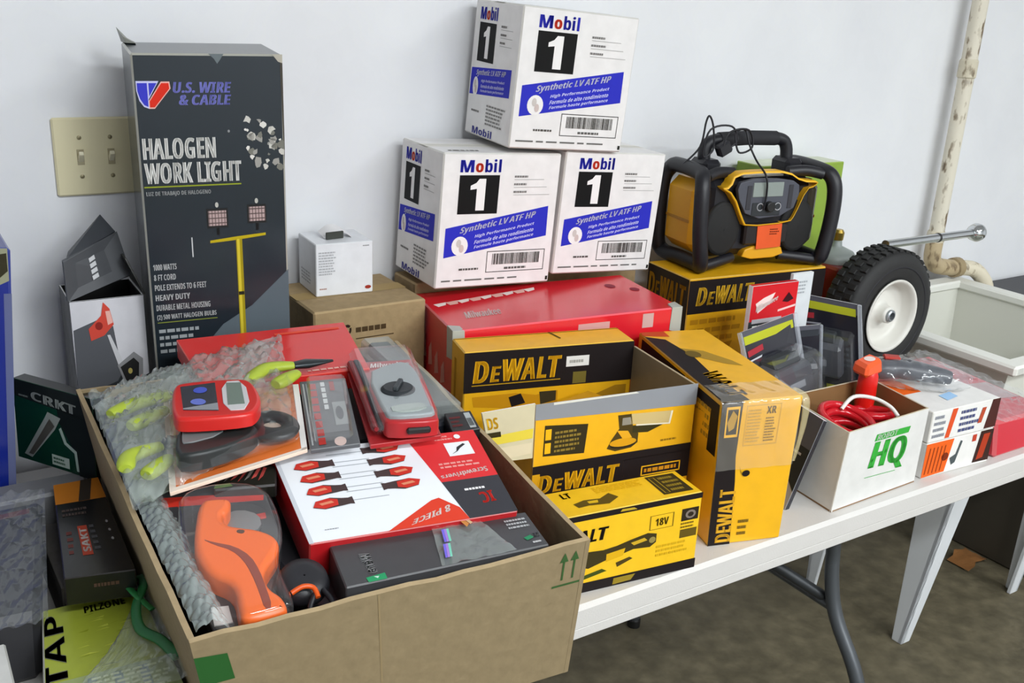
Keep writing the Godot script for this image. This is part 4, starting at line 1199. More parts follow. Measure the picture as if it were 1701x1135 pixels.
func pliers(label: String, a: Vector3, b: Vector3, c: Vector3, a2: Vector3, b2: Vector3) -> void:
	# two yellow-green handles meeting at a dark pivot with jaws
	var t := thing("pliers", label, "pliers", (a + c) / 2.0 - Vector3(0, 0.01, 0), "yellow-green handled pliers in the plastic bag")
	var yg := mat("ygrip", 0.45)
	var d := (c - b).normalized()
	for q in [[a, b, c], [a2, (a2 + b2) / 2.0, b2]]:
		var mb := MB.new(); mb.col = h("a9bb38")
		mb.tube(curve(q, 6), [0.0075, 0.0098, 0.0105, 0.011, 0.011, 0.011, 0.0108, 0.0105, 0.010, 0.0095, 0.0088, 0.008, 0.007].slice(0, 13), 12, true, 0.75)
		part(t, "handle", mb, yg)
	var mb := MB.new(); mb.col = h("3c4044")
	mb.tube([c, c + d * 0.02, c + d * 0.06], [0.008, 0.011, 0.003], 10, true, 0.6)
	part(t, "jaw", mb, mat("steel", 0.35, 0.7))

func carton_contents() -> void:
	var I := Transform3D.IDENTITY
	var red := h("d7242a")
	# plain trays at the bottom that carry the rest
	for a in [["grey tool case at the bottom of the big brown carton, under the screwdriver set", boxp(0.335, 0.7445, 0.868, 0.05, 0.27, 0.155, 0.26), "3b3d40"], ["dark blue tool case at the back of the big brown carton", boxp(0.246, 0.7445, 0.60, 0.03, 0.405, 0.215, 0.27), "2c3138"], ["black tool case at the left of the big brown carton under the orange cutter", boxp(0.238, 0.7445, 0.845, 0.02, 0.09, 0.12, 0.23), "26282b"]]:
		var c := h(a[2])
		carton("tool_case", a[0], "case", a[1], blackp, {"f": c, "l": c, "r": c, "t": c, "k": c, "b": c, "e": c}, "", 0.004, "case_body")
	# screwdriver set
	var P := flatp(Vector3(0.343, 0.951, 0.792), Vector3(0.585, 0.951, 0.834), Vector3(0.617, 0.983, 0.672), Vector3(0.361, 0.983, 0.622), 0.05)
	var wht := h("eceff4")
	var t := carton("screwdriver_set", "red, white and black screwdriver set box lying in the big brown carton", "box", P, glossy, {"f": h("b82022"), "l": h("b82022"), "t": wht, "r": h("b82022"), "k": h("b82022"), "b": h("b82022"), "e": h("b84440")}, "", 0.0015)
	var f: Array = faces(P)["t"]
	var p := pr(t, "colour_panels", f)
	p.poly([0.755, 0.0, 1.0, 0.0, 1.0, 0.42, 0.71, 0.42], h("3c3c40"), 1).poly([0.71, 0.42, 1.0, 0.42, 1.0, 1.0, 0.645, 1.0], h("d8373a"), 1)
	p.poly([0.36, 0.0, 0.755, 0.0, 0.735, 0.13, 0.66, 0.26, 0.62, 0.245], h("d9402e"), 1)
	p.poly([0.0, 0.0, 0.02, 0.0, 0.02, 1.0, 0.0, 1.0], h("c9cdd4"), 1)
	p = pr(t, "lettering", f)
	# the box lies upside down to the camera: lettering runs right to left
	p.textq("8 PIECE", [0.695, 0.175, 0.50, 0.075, 0.475, 0.022, 0.685, 0.105], h("f4e6e0"), 2, 0.7)
	p.textq("Screwdrivers", [0.965, 0.535, 0.72, 0.49, 0.72, 0.445, 0.965, 0.475], h("f4e2de"), 2, 0.5)
	p.rows(0.74, 0.56, 0.95, 0.64, 2, h("e79a94"), 2)
	p.rect(0.815, 0.70, 0.945, 0.865, wht, 2).poly([0.83, 0.72, 0.86, 0.755, 0.87, 0.80, 0.91, 0.84, 0.92, 0.825, 0.885, 0.785, 0.865, 0.75], h("35353a"), 3)
	p.ell(0.90, 0.935, 0.016, 0.028, wht, 2).rows(0.78, 0.90, 0.875, 0.97, 2, h("e79a94"), 2)
	p.textq("IC", [0.925, 0.26, 0.855, 0.25, 0.855, 0.13, 0.925, 0.14], h("d8332c"), 2, 0.9)
	p.rows(0.80, 0.28, 0.925, 0.325, 1, h("eceaea"), 2)
	p.rows(0.09, 0.10, 0.17, 0.115, 1, h("8a8c90"), 2)
	p = pr(t, "screwdriver_pictures", f)
	var shaft := h("a8acb2")
	for k in 4:
		var v := 0.80 - k * 0.145; var u := 0.07 + k * 0.004
		p.rect(u + 0.19, v - 0.004, u + 0.36, v + 0.004, shaft, 1)
		p.poly([u, v - 0.028, u + 0.02, v + 0.034, u + 0.09, v + 0.056, u + 0.14, v + 0.037, u + 0.17, v + 0.031, u + 0.19, v + 0.040, u + 0.19, v - 0.040, u + 0.17, v - 0.034, u + 0.13, v - 0.043, u + 0.05, v - 0.056], h("4a3c3c"), 2)
		p.poly([u, v - 0.025, u + 0.02, v + 0.031, u + 0.08, v + 0.050, u + 0.12, v + 0.028, u + 0.115, v - 0.031, u + 0.05, v - 0.053], h("c9352c"), 3).poly([u + 0.03, v + 0.004, u + 0.09, v + 0.019, u + 0.10, v - 0.004, u + 0.04, v - 0.019], h("dc8a6a"), 4)
		v = 0.895 - k * 0.145; u = 0.60 + k * 0.006
		p.rect(u - 0.36, v - 0.004, u - 0.19, v + 0.004, shaft, 1)
		p.poly([u, v + 0.028, u - 0.02, v - 0.034, u - 0.09, v - 0.056, u - 0.14, v - 0.037, u - 0.17, v - 0.031, u - 0.19, v - 0.040, u - 0.19, v + 0.040, u - 0.17, v + 0.034, u - 0.13, v + 0.043, u - 0.05, v + 0.056], h("4a3c3c"), 2)
		p.poly([u, v + 0.025, u - 0.02, v - 0.031, u - 0.08, v - 0.050, u - 0.12, v - 0.028, u - 0.115, v + 0.031, u - 0.05, v + 0.053], h("c9352c"), 3).poly([u - 0.03, v - 0.004, u - 0.09, v - 0.019, u - 0.10, v + 0.004, u - 0.04, v + 0.019], h("dc8a6a"), 4)
	# dark grey socket set box in front of it
	P = flatp(Vector3(0.349, 0.943, 0.876), Vector3(0.583, 0.943, 0.903), Vector3(0.600, 0.943, 0.828), Vector3(0.367, 0.943, 0.786), 0.042)
	t = carton("grey_tool_box", "dark grey tool box with green logo at the front rim of the big brown carton", "box", P, card, {"f": h("404143"), "l": h("404143"), "t": h("404143"), "r": h("404143"), "k": h("404143"), "b": h("404143"), "e": h("4a4b4d")}, "", 0.0015)
	f = faces(P)["t"]
	p = pr(t, "brand_mark", f)
	p.textq("Wera", [0.16, 0.62, 0.16, 0.18, 0.11, 0.18, 0.11, 0.62], h("ededee"), 2, 0.9)
	p.poly([0.10, 0.10, 0.19, 0.13, 0.19, -0.0, 0.105, 0.0], h("2f9c66"), 2).poly([0.135, 0.09, 0.16, 0.08, 0.15, 0.04], h("c9e6d8"), 3)
	p = pr(t, "end_print", f)
	p.rows(0.86, 0.55, 0.97, 0.85, 3, h("b9bbbc"), 2).poly([0.90, 0.28, 0.94, 0.33, 0.95, 0.25, 0.91, 0.2], h("2f8a5e"), 2).text("30", 0.95, 0.25, 0.985, 0.36, h("d9dadb"), 2, 0.5).rows(0.93, 0.08, 0.985, 0.17, 1, h("d0d0d0"), 2)
	# clear bag with a hologram sticker across it
	mb_sheet(t, "clear_wrap", [f[0].lerp(f[1], 0.45) + Vector3(0, 0.001, 0), f[0].lerp(f[1], 0.83) + Vector3(0, 0.001, 0), f[3].lerp(f[2], 0.74) + Vector3(0, 0.001, 0), f[3].lerp(f[2], 0.50) + Vector3(0, 0.001, 0)], 0.004, haze)
	p = pr(t, "hologram_sticker", f)
	for k in 2:
		for s in 3: p.poly([0.475 + k * 0.035 + s * 0.012, 0.08 + k * 0.36, 0.486 + k * 0.035 + s * 0.012, 0.08 + k * 0.36, 0.51 + k * 0.03 + s * 0.012, 0.40 + k * 0.36, 0.498 + k * 0.03 + s * 0.012, 0.40 + k * 0.36], [h("7a6ce0"), h("a884d8"), h("7fd0b8")][s], 18)
	p.poly([0.64, 0.90, 0.66, 0.93, 0.675, 0.80, 0.655, 0.72], h("cf8a4a"), 18).poly([0.665, 0.92, 0.68, 0.93, 0.695, 0.82, 0.68, 0.78], h("d9b48a"), 18)
	# orange pipe cutter in a clear blister on its card, sloping down to the front rim
	t = thing("pipe_cutter", "orange pipe cutter in a clear blister pack at the carton's left front", "cutter", Vector3(0.27, 0.93, 0.76))
	var sl := Transform3D(Basis(Vector3.RIGHT, 0.172), Vector3(0, 0.955, 0.65))
	var mb := MB.new(); mb.col = h("3e3e40")
	mb.slab(sl, v2([0.230, -0.041, 0.341, 0.001, 0.329, 0.099, 0.270, 0.209, 0.220, 0.204, 0.219, 0.122]), -0.004, 0.0, 0.001, 1)
	var cd := part(t, "backing_card", mb, card)
	mb = MB.new(); mb.col = h("d8352a")
	mb.slab(sl, v2([0.227, -0.020, 0.338, 0.010, 0.333, 0.024, 0.225, -0.002]), 0.0, 0.0005, 0.0002, 1)
	part(cd, "red_strip", mb, card)
	mb = MB.new(); mb.col = h("cf3a30")
	mb.slab(sl, v2([0.302, 0.046, 0.327, 0.047, 0.325, 0.057, 0.300, 0.056]), 0.0, 0.0005, 0.0002, 1)
	part(cd, "red_tab", mb, card)
	mb = MB.new(); mb.col = h("f06a1c")
	mb.slab(sl, soft([0.256, 0.032, 0.272, 0.033, 0.289, 0.040, 0.285, 0.053, 0.277, 0.063, 0.272, 0.064, 0.270, 0.082, 0.283, 0.092, 0.298, 0.101, 0.311, 0.116, 0.313, 0.132, 0.305, 0.146, 0.286, 0.164, 0.279, 0.179, 0.280, 0.197, 0.287, 0.210, 0.287, 0.226, 0.283, 0.233, 0.240, 0.231, 0.243, 0.209, 0.250, 0.175, 0.232, 0.152, 0.228, 0.128, 0.230, 0.103, 0.239, 0.075], 2), 0.0005, 0.028, 0.008, 5)
	part(t, "body", mb, mat("orangeplastic", 0.35))
	mb = MB.new(); mb.col = h("8c3a24")
	mb.slab(sl, soft([0.239, 0.099, 0.249, 0.109, 0.267, 0.123, 0.277, 0.144, 0.278, 0.169, 0.276, 0.191, 0.272, 0.225, 0.264, 0.224, 0.267, 0.200, 0.269, 0.170, 0.268, 0.147, 0.262, 0.128, 0.248, 0.113], 1), 0.02, 0.0286, 0.0004, 1)
	part(t, "grip_groove", mb, blackp)
	mb = MB.new(); mb.col = h("55331e")
	mb.slab(sl, soft([0.278, 0.098, 0.285, 0.102, 0.281, 0.107, 0.275, 0.102], 1), 0.02, 0.0288, 0.0003, 1)
	part(t, "slot", mb, blackp)
	mb = MB.new(); mb.col = h("9fa2a4")
	mb.slab(sl, soft([0.278, 0.040, 0.301, 0.037, 0.318, 0.054, 0.313, 0.078, 0.292, 0.082, 0.275, 0.070], 1), 0.001, 0.006, 0.001, 1)
	part(t, "blade", mb, mat("steel", 0.35, 0.7))
	mb = MB.new()
	mb.slab(sl, soft([0.240, 0.004, 0.334, 0.022, 0.327, 0.110, 0.298, 0.163, 0.296, 0.219, 0.290, 0.234, 0.222, 0.230, 0.214, 0.131, 0.224, 0.066], 2), 0.0006, 0.034, 0.012, 4)
	part(t, "blister", mb, clear)
	mb = MB.new(); mb.col = h("f0eeec")
	mb.slab(sl, v2([0.226, 0.174, 0.243, 0.178, 0.240, 0.202, 0.222, 0.200]), 0.0, 0.0015, 0.0003, 1)
	part(cd, "price_label", mb, card)
	# dark pack with red streaks between the cards
	P = flatp(Vector3(0.282, 0.966, 0.652), Vector3(0.350, 0.966, 0.672), Vector3(0.362, 0.975, 0.640), Vector3(0.294, 0.975, 0.612), 0.02)
	t = carton("red_black_pack", "black pack with red and green streaks behind the orange cutter", "tool pack", P, glossy, {"t": h("242221"), "f": h("242221"), "l": h("242221"), "r": h("242221"), "k": h("242221"), "e": h("3c3a38")}, "", 0.002, "pack_body")
	p = pr(t, "streaks", faces(P)["t"])
	for k in 7: p.poly([0.04 + k * 0.11, 0.25 + 0.05 * (k % 3), 0.12 + k * 0.11, 0.45, 0.30 + k * 0.09, 0.85, 0.25 + k * 0.09, 0.9], [h("a8403c"), h("77726c"), h("c0504a")][k % 3], 1 + 0.2 * k)
	p.poly([0.0, 0.05, 0.3, 0.1, 0.25, 0.25, 0.02, 0.22], h("5c7a3a"), 1)
	# black wheel-like spool beside it
	t = thing("cable_spool", "black spool with an orange clip between the cutter and the grey box", "spool", Vector3(0.313, 0.93, 0.825))
	mb = MB.new(); mb.col = h("242527")
	mb.lathe_s(Transform3D(Basis(Vector3.RIGHT, 0.35), Vector3(0.322, 0.922, 0.824)), [[0.001, 0.02], [0.012, 0.022], [0.024, 0.018], [0.028, 0.008], [0.026, 0.0], [0.02, -0.01]], 24)
	part(t, "drum", mb, blackp)
	mb = MB.new(); mb.col = h("d9551c")
	mb.tube(curve([Vector3(0.300, 0.938, 0.852), Vector3(0.312, 0.942, 0.852), Vector3(0.322, 0.94, 0.856), Vector3(0.323, 0.934, 0.866)], 4), 0.0028, 8)
	part(t, "clip", mb, mat("orangeplastic", 0.35))
	mb = MB.new(); mb.col = h("1c1c20")
	mb.tube(curve([Vector3(0.322, 0.935, 0.86), Vector3(0.312, 0.925, 0.872), Vector3(0.325, 0.92, 0.88), Vector3(0.337, 0.925, 0.87), Vector3(0.335, 0.93, 0.85)], 5), 0.003, 8)
	part(t, "cable", mb, blackp)
	# orange card with a black clamp tool
	P = flatp(Vector3(0.228, 0.985, 0.672), Vector3(0.392, 1.0, 0.664), Vector3(0.452, 1.006, 0.478), Vector3(0.284, 1.0, 0.424), 0.005)
	t = carton("clamp_tool_pack", "black clamp tool on an orange card under the red meter", "tool pack", P, card, {"t": h("ee7d3a"), "e": h("f0d8c4"), "f": h("f0d8c4"), "l": h("f0d8c4"), "r": h("f2e6dc"), "k": h("ee7d3a"), "b": h("d8cfc4")}, "", 0.0008, "backing_card")
	p = pr(t, "card_edge", faces(P)["t"])
	p.rect(0.955, 0.0, 1.0, 1.0, h("f0ece8"), 1).rect(0.0, 0.0, 0.045, 1.0, h("efe0d2"), 1).rect(0.0, 0.0, 1.0, 0.03, h("efe0d2"), 1).poly([0.45, 0.78, 0.75, 0.98, 0.62, 0.98, 0.4, 0.9], h("f29a5c"), 1)
	var tx := Transform3D(Basis(Vector3.RIGHT, -0.0), Vector3.ZERO)
	mb = MB.new(); mb.col = h("222426")
	mb.torus(Transform3D(Basis(Vector3.UP, 0.45).scaled(Vector3(0.85, 0.6, 1.12)), Vector3(0.371, 1.010, 0.603)), 0.0245, 0.0125, 30, 12)
	part(t, "clamp_ring", mb, blackp)
	mb = MB.new(); mb.col = h("2a2c2e")
	mb.slab(tx, soft([0.262, 0.584, 0.284, 0.577, 0.319, 0.592, 0.345, 0.612, 0.345, 0.630, 0.310, 0.656, 0.262, 0.664, 0.240, 0.655], 1), 1.0, 1.022, 0.005, 3)
	var cb := part(t, "clamp_body", mb, blackp)
	mb = MB.new(); mb.col = h("7b7f80")
	mb.slab(tx, soft([0.268, 0.588, 0.286, 0.585, 0.314, 0.597, 0.302, 0.628, 0.256, 0.636, 0.256, 0.622], 1), 1.020, 1.0235, 0.001, 1)
	part(cb, "face_plate", mb, blackp)
	mb = MB.new(); mb.col = h("d9c6b4")
	mb.lathe(at(0.37, 1.006, 0.602), [[0.012, 0], [0.012, 0.003], [0, 0.003]], 20)
	part(t, "centre_disc", mb, card)
	mb = MB.new()
	mb.hexa(flatp(Vector3(0.236, 1.012, 0.664), Vector3(0.385, 1.028, 0.655), Vector3(0.44, 1.028, 0.485), Vector3(0.287, 1.022, 0.434), 0.022), {}, 0.006)
	part(t, "blister", mb, clear)
	# grey and red card beside it
	P = flatp(Vector3(0.394, 1.0, 0.668), Vector3(0.452, 1.003, 0.683), Vector3(0.515, 1.010, 0.492), Vector3(0.455, 1.008, 0.474), 0.006)
	t = carton("grey_tool_card", "grey and red printed tool card between the orange card and the multimeter", "tool pack", P, card, {"t": h("5b5d60"), "e": h("77797b"), "f": h("5b5d60")}, "", 0.001, "backing_card")
	p = pr(t, "lettering", faces(P)["t"])
	for k in 8: p.rect(0.19, 0.04 + k * 0.115, 0.33, 0.13 + k * 0.115, h("b6322c"), 2)
	for k in 5: p.rect(0.43, 0.52 + k * 0.09, 0.52, 0.59 + k * 0.09, h("dfe2e2"), 2)
	p.rect(0.05, 0.05, 0.08, 0.95, h("b9bcbc"), 1).rect(0.12, 0.10, 0.14, 0.95, h("a3a6a6"), 1).rect(0.60, 0.28, 0.88, 0.62, h("9da0a0"), 1).ell(0.72, 0.45, 0.08, 0.1, h("55575a"), 2).ell(0.62, 0.06, 0.12, 0.06, h("d9c0b8"), 1).rect(0.62, 0.80, 0.72, 0.95, h("a83a34"), 2)
	mb = MB.new()
	mb.hexa(flatp(P[2] + Vector3(0.006, 0.012, -0.012), P[3] + Vector3(-0.004, 0.012, -0.012), P[7] + Vector3(-0.006, 0.012, 0.01), P[6] + Vector3(0.006, 0.012, 0.01), 0.011), {}, 0.004)
	part(t, "blister", mb, clear)
	# red code reader on top
	t = thing("code_reader", "red handheld code reader with a small screen lying on the orange card", "meter", Vector3(0.31, 1.03, 0.57))
	mb = MB.new(); mb.col = h("cf2a26")
	mb.slab(I, soft([0.274, 0.518, 0.288, 0.502, 0.358, 0.519, 0.370, 0.535, 0.362, 0.595, 0.345, 0.626, 0.330, 0.636, 0.264, 0.618, 0.252, 0.604], 2), 1.0285, 1.046, 0.005, 4)
	part(t, "body", mb, mat("redplastic", 0.3))
	mb = MB.new(); mb.col = h("3c3c44")
	mb.slab(I, v2([0.284, 0.519, 0.326, 0.523, 0.304, 0.611, 0.268, 0.592]), 1.044, 1.0465, 0.0005, 1)
	var kp := part(t, "keypad", mb, glossy)
	p = pr(kp, "key_print", [Vector3(0.268, 1.0467, 0.592), Vector3(0.304, 1.0467, 0.611), Vector3(0.326, 1.0467, 0.523), Vector3(0.284, 1.0467, 0.519)])
	p.ell(0.45, 0.30, 0.22, 0.12, h("6a78c8"), 1).ell(0.55, 0.75, 0.2, 0.12, h("4c5cc0"), 1).poly([0.0, 0.0, 1.0, 0.0, 1.0, 0.25, 0.0, 0.05], h("8f9298"), 1)
	mb = MB.new(); mb.col = h("d4d2d4")
	mb.slab(I, soft([0.333, 0.524, 0.361, 0.532, 0.339, 0.623, 0.309, 0.615], 1), 1.044, 1.047, 0.0006, 1)
	var sc := part(t, "screen_frame", mb, glossy)
	mb = MB.new(); mb.col = h("76867c")
	mb.slab(I, v2([0.337, 0.532, 0.354, 0.538, 0.337, 0.606, 0.318, 0.601]), 1.0465, 1.0474, 0.0002, 1)
	part(sc, "screen", mb, glossy)
	# multimeter in a red clamshell
	P = flatp(Vector3(0.470, 0.992, 0.672), Vector3(0.556, 0.998, 0.697), Vector3(0.638, 1.004, 0.450), Vector3(0.543, 1.004, 0.425), 0.006)
	t = carton("multimeter_pack", "grey and red multimeter in a clear clamshell with a red card", "meter", P, card, {"t": h("b3242a"), "e": h("c24a4c"), "f": h("b3242a"), "l": h("b3242a"), "r": h("b3242a")}, "", 0.0008, "backing_card")
	mb = MB.new(); mb.col = h("b5282c")
	mb.slab(I, soft([0.530, 0.524, 0.604, 0.502, 0.600, 0.545, 0.556, 0.692, 0.545, 0.700, 0.492, 0.682, 0.490, 0.665], 1), 1.0, 1.022, 0.004, 3)
	var mm := part(t, "meter_body", mb, mat("redplastic", 0.3))
	mb = MB.new(); mb.col = h("98a1a3")
	mb.slab(I, soft([0.530, 0.530, 0.566, 0.512, 0.600, 0.508, 0.597, 0.548, 0.555, 0.684, 0.543, 0.690, 0.497, 0.676, 0.494, 0.664], 1), 1.02, 1.028, 0.003, 3)
	part(mm, "face", mb, blackp)
	mb = MB.new(); mb.col = h("25282b")
	mb.lathe(at(0.541, 1.027, 0.604), [[0.0225, 0], [0.0225, 0.003], [0.019, 0.006], [0, 0.006]], 24)
	var dl := part(mm, "dial", mb, blackp)
	mb = MB.new(); mb.col = h("34383b")
	mb.block(at(0.541, 1.0355, 0.604, 0.9), Vector3.ZERO, Vector3(0.034, 0.006, 0.007), {}, 0.0015)
	part(dl, "pointer", mb, blackp)
	mb = MB.new(); mb.col = h("a9b3ad")
	mb.slab(I, soft([0.508, 0.648, 0.552, 0.656, 0.545, 0.680, 0.502, 0.671], 1), 1.0275, 1.0292, 0.0004, 1)
	part(mm, "screen", mb, mat("screen", 0.15))
	mb = MB.new(); mb.col = h("1e1e20")
	mb.block(at(0.526, 1.010, 0.692, -0.28), Vector3.ZERO, Vector3(0.03, 0.008, 0.012), {}, 0.002)
	part(mm, "jack_panel", mb, blackp)
	for k in 2:
		mb = MB.new(); mb.col = [h("8c1f22"), h("2a2a2c")][k]
		mb.tube(curve([Vector3(0.544 + k * 0.008, 1.01, 0.445), Vector3(0.52 + k * 0.008, 1.012, 0.53), Vector3(0.503 + k * 0.008, 1.012, 0.585), Vector3(0.482 + k * 0.008, 1.008, 0.665)], 5), [0.0055, 0.006, 0.006, 0.006, 0.0058, 0.0055, 0.0052, 0.005, 0.005, 0.005, 0.0045, 0.004, 0.0038, 0.0035, 0.003, 0.003], 10)
		part(t, "probe", mb, mat("redplastic", 0.3))
	p = pr(t, "brand_script", faces(P)["t"])
	p.textq("Milwaukee", [0.35, 0.905, 0.95, 0.90, 0.95, 0.97, 0.38, 0.97], h("f0e4e2"), 2, 0.5)
	mb = MB.new()
	mb.hexa(flatp(Vector3(0.474, 1.026, 0.664), Vector3(0.554, 1.034, 0.690), Vector3(0.632, 1.034, 0.456), Vector3(0.545, 1.032, 0.432), 0.03), {}, 0.008)
	part(t, "blister", mb, clear)
	# flat red carton at the back of the big carton
	P = flatp(Vector3(0.34, 1.002, 0.425), Vector3(0.566, 1.006, 0.462), Vector3(0.602, 1.018, 0.285), Vector3(0.345, 1.018, 0.262), 0.03)
	t = carton("flat_red_box", "flat bright red box at the back of the big brown carton", "box", P, glossy, {"t": h("dc2e28"), "f": h("dc2e28"), "l": h("dc2e28"), "r": h("dc2e28"), "k": h("dc2e28"), "b": h("dc2e28"), "e": h("e45a50")}, "", 0.0012)
	p = pr(t, "lid_print", faces(P)["t"])
	p.rect(0.55, 0.86, 0.95, 0.90, h("e8543c"), 1).rows(0.62, 0.04, 0.92, 0.10, 1, h("f0b0a4"), 2)
	# dark clamshell along the right wall
	P = flatp(Vector3(0.606, 0.985, 0.575), Vector3(0.651, 0.985, 0.585), Vector3(0.664, 1.0, 0.325), Vector3(0.615, 1.0, 0.318), 0.03)
	t = thing("dark_clamshell", "dark tool in a clear clamshell along the right wall of the big carton", "tool pack", base_of(P))
	mb = MB.new()
	mb.hexa(P, {}, 0.005); part(t, "shell", mb, haze)
	mb = MB.new(); mb.col = h("23262c")
	mb.hexa([P[0] + Vector3(0.006, 0.003, -0.012), P[1] + Vector3(-0.006, 0.003, -0.012), P[2] + Vector3(0.008, -0.005, -0.014), P[3] + Vector3(-0.008, -0.005, -0.014), P[4] + Vector3(0.006, 0.003, 0.012), P[5] + Vector3(-0.006, 0.003, 0.012), P[6] + Vector3(0.008, -0.004, 0.014), P[7] + Vector3(-0.008, -0.004, 0.014)], {}, 0.004)
	part(t, "tool", mb, blackp)
	# small black box at the right wall
	P = flatp(Vector3(0.608, 0.965, 0.634), Vector3(0.648, 0.966, 0.640), Vector3(0.660, 0.972, 0.592), Vector3(0.622, 0.972, 0.585), 0.035)
	t = carton("small_black_box", "small black box with a barcode wedged by the carton's right wall", "box", P, card, {"t": h("262323"), "f": h("262323"), "e": h("343030"), "l": h("262323"), "r": h("262323")}, "", 0.001)
	p = pr(t, "labels", faces(P)["t"])
	p.rect(0.68, 0.1, 0.90, 0.9, h("aeb4b4"), 1).bars(0.70, 0.2, 0.88, 0.6, 5, h("4c5050"), 2).rows(0.1, 0.2, 0.5, 0.8, 3, h("6a3030"), 1)
	# bag of pliers
	pliers("pliers at the back of the plastic bag, behind the red code reader", Vector3(0.383, 1.022, 0.478), Vector3(0.419, 1.022, 0.443), Vector3(0.459, 1.02, 0.441), Vector3(0.412, 1.02, 0.500), Vector3(0.453, 1.02, 0.472))
	pliers("pliers in the plastic bag left of the red code reader", Vector3(0.208, 1.005, 0.472), Vector3(0.250, 1.006, 0.450), Vector3(0.291, 1.006, 0.444), Vector3(0.222, 1.004, 0.517), Vector3(0.272, 1.006, 0.488))
	pliers("pliers at the front of the plastic bag by the carton's left wall", Vector3(0.194, 0.998, 0.618), Vector3(0.206, 1.0, 0.592), Vector3(0.243, 1.0, 0.580), Vector3(0.211, 0.996, 0.640), Vector3(0.245, 0.998, 0.612))
	var nz := FastNoiseLite.new(); nz.seed = 9; nz.frequency = 14.0; nz.fractal_octaves = 3
	t = thing("plastic_bag", "crinkled clear plastic bag over the pliers at the carton's back left", "bag", Vector3(0.31, 0.99, 0.48))
	var top := foil(46, 56, [Vector3(0.186, 0.985, 0.688), Vector3(0.40, 1.0, 0.60), Vector3(0.493, 1.012, 0.30), Vector3(0.20, 0.995, 0.372)], func(u: float, v: float, a: Vector3) -> float:
		return 0.030 * pow(sin(PI * u) * sin(PI * v), 0.5) + 0.014 * nz.get_noise_2d(a.x * 3.0, a.z * 3.0))
	part(t, "upper_film", top, haze)
	var low := foil(24, 24, [Vector3(0.192, 0.978, 0.68), Vector3(0.30, 0.982, 0.62), Vector3(0.485, 1.02, 0.31), Vector3(0.205, 0.985, 0.38)], func(u: float, v: float, a: Vector3) -> float:
		return 0.006 * nz.get_noise_2d(a.x * 2.0 + 5.0, a.z * 2.0))
	part(t, "lower_film", low, bubble)
	# bubble wrap tucked along the left wall
	t = thing("bubble_wrap", "bubble wrap tucked inside the big carton's left wall", "bubble wrap", Vector3(0.21, 0.93, 0.76))
	var dome := func(u: float, v: float, a: Vector3) -> float:
		var s := 0.011
		var gx := a.x / s; var gz := a.z / s * 1.1
		var rz := roundf(gz); var ox := 0.5 if int(rz) % 2 != 0 else 0.0
		var rx := roundf(gx - ox) + ox
		var d := Vector2(gx - rx, gz - rz).length() / 0.46
		return (0.0028 * sqrt(maxf(0.0, 1.0 - d * d))) + 0.012 * sin(u * PI) + 0.006 * nz.get_noise_2d(a.x * 2.0, a.z * 2.0)
	part(t, "wrap_sheet", foil(110, 34, [Vector3(0.198, 0.938, 0.872), Vector3(0.230, 0.934, 0.876), Vector3(0.236, 0.950, 0.62), Vector3(0.199, 0.962, 0.58)], dome), bubble)

func mb_sheet(t: Node3D, called: String, c: Array, lift: float, m: Material) -> void:
	var nz := FastNoiseLite.new(); nz.seed = 3; nz.frequency = 30.0
	part(t, called, foil(16, 16, c, func(u: float, v: float, a: Vector3) -> float: return lift * absf(nz.get_noise_2d(a.x, a.z))), m)

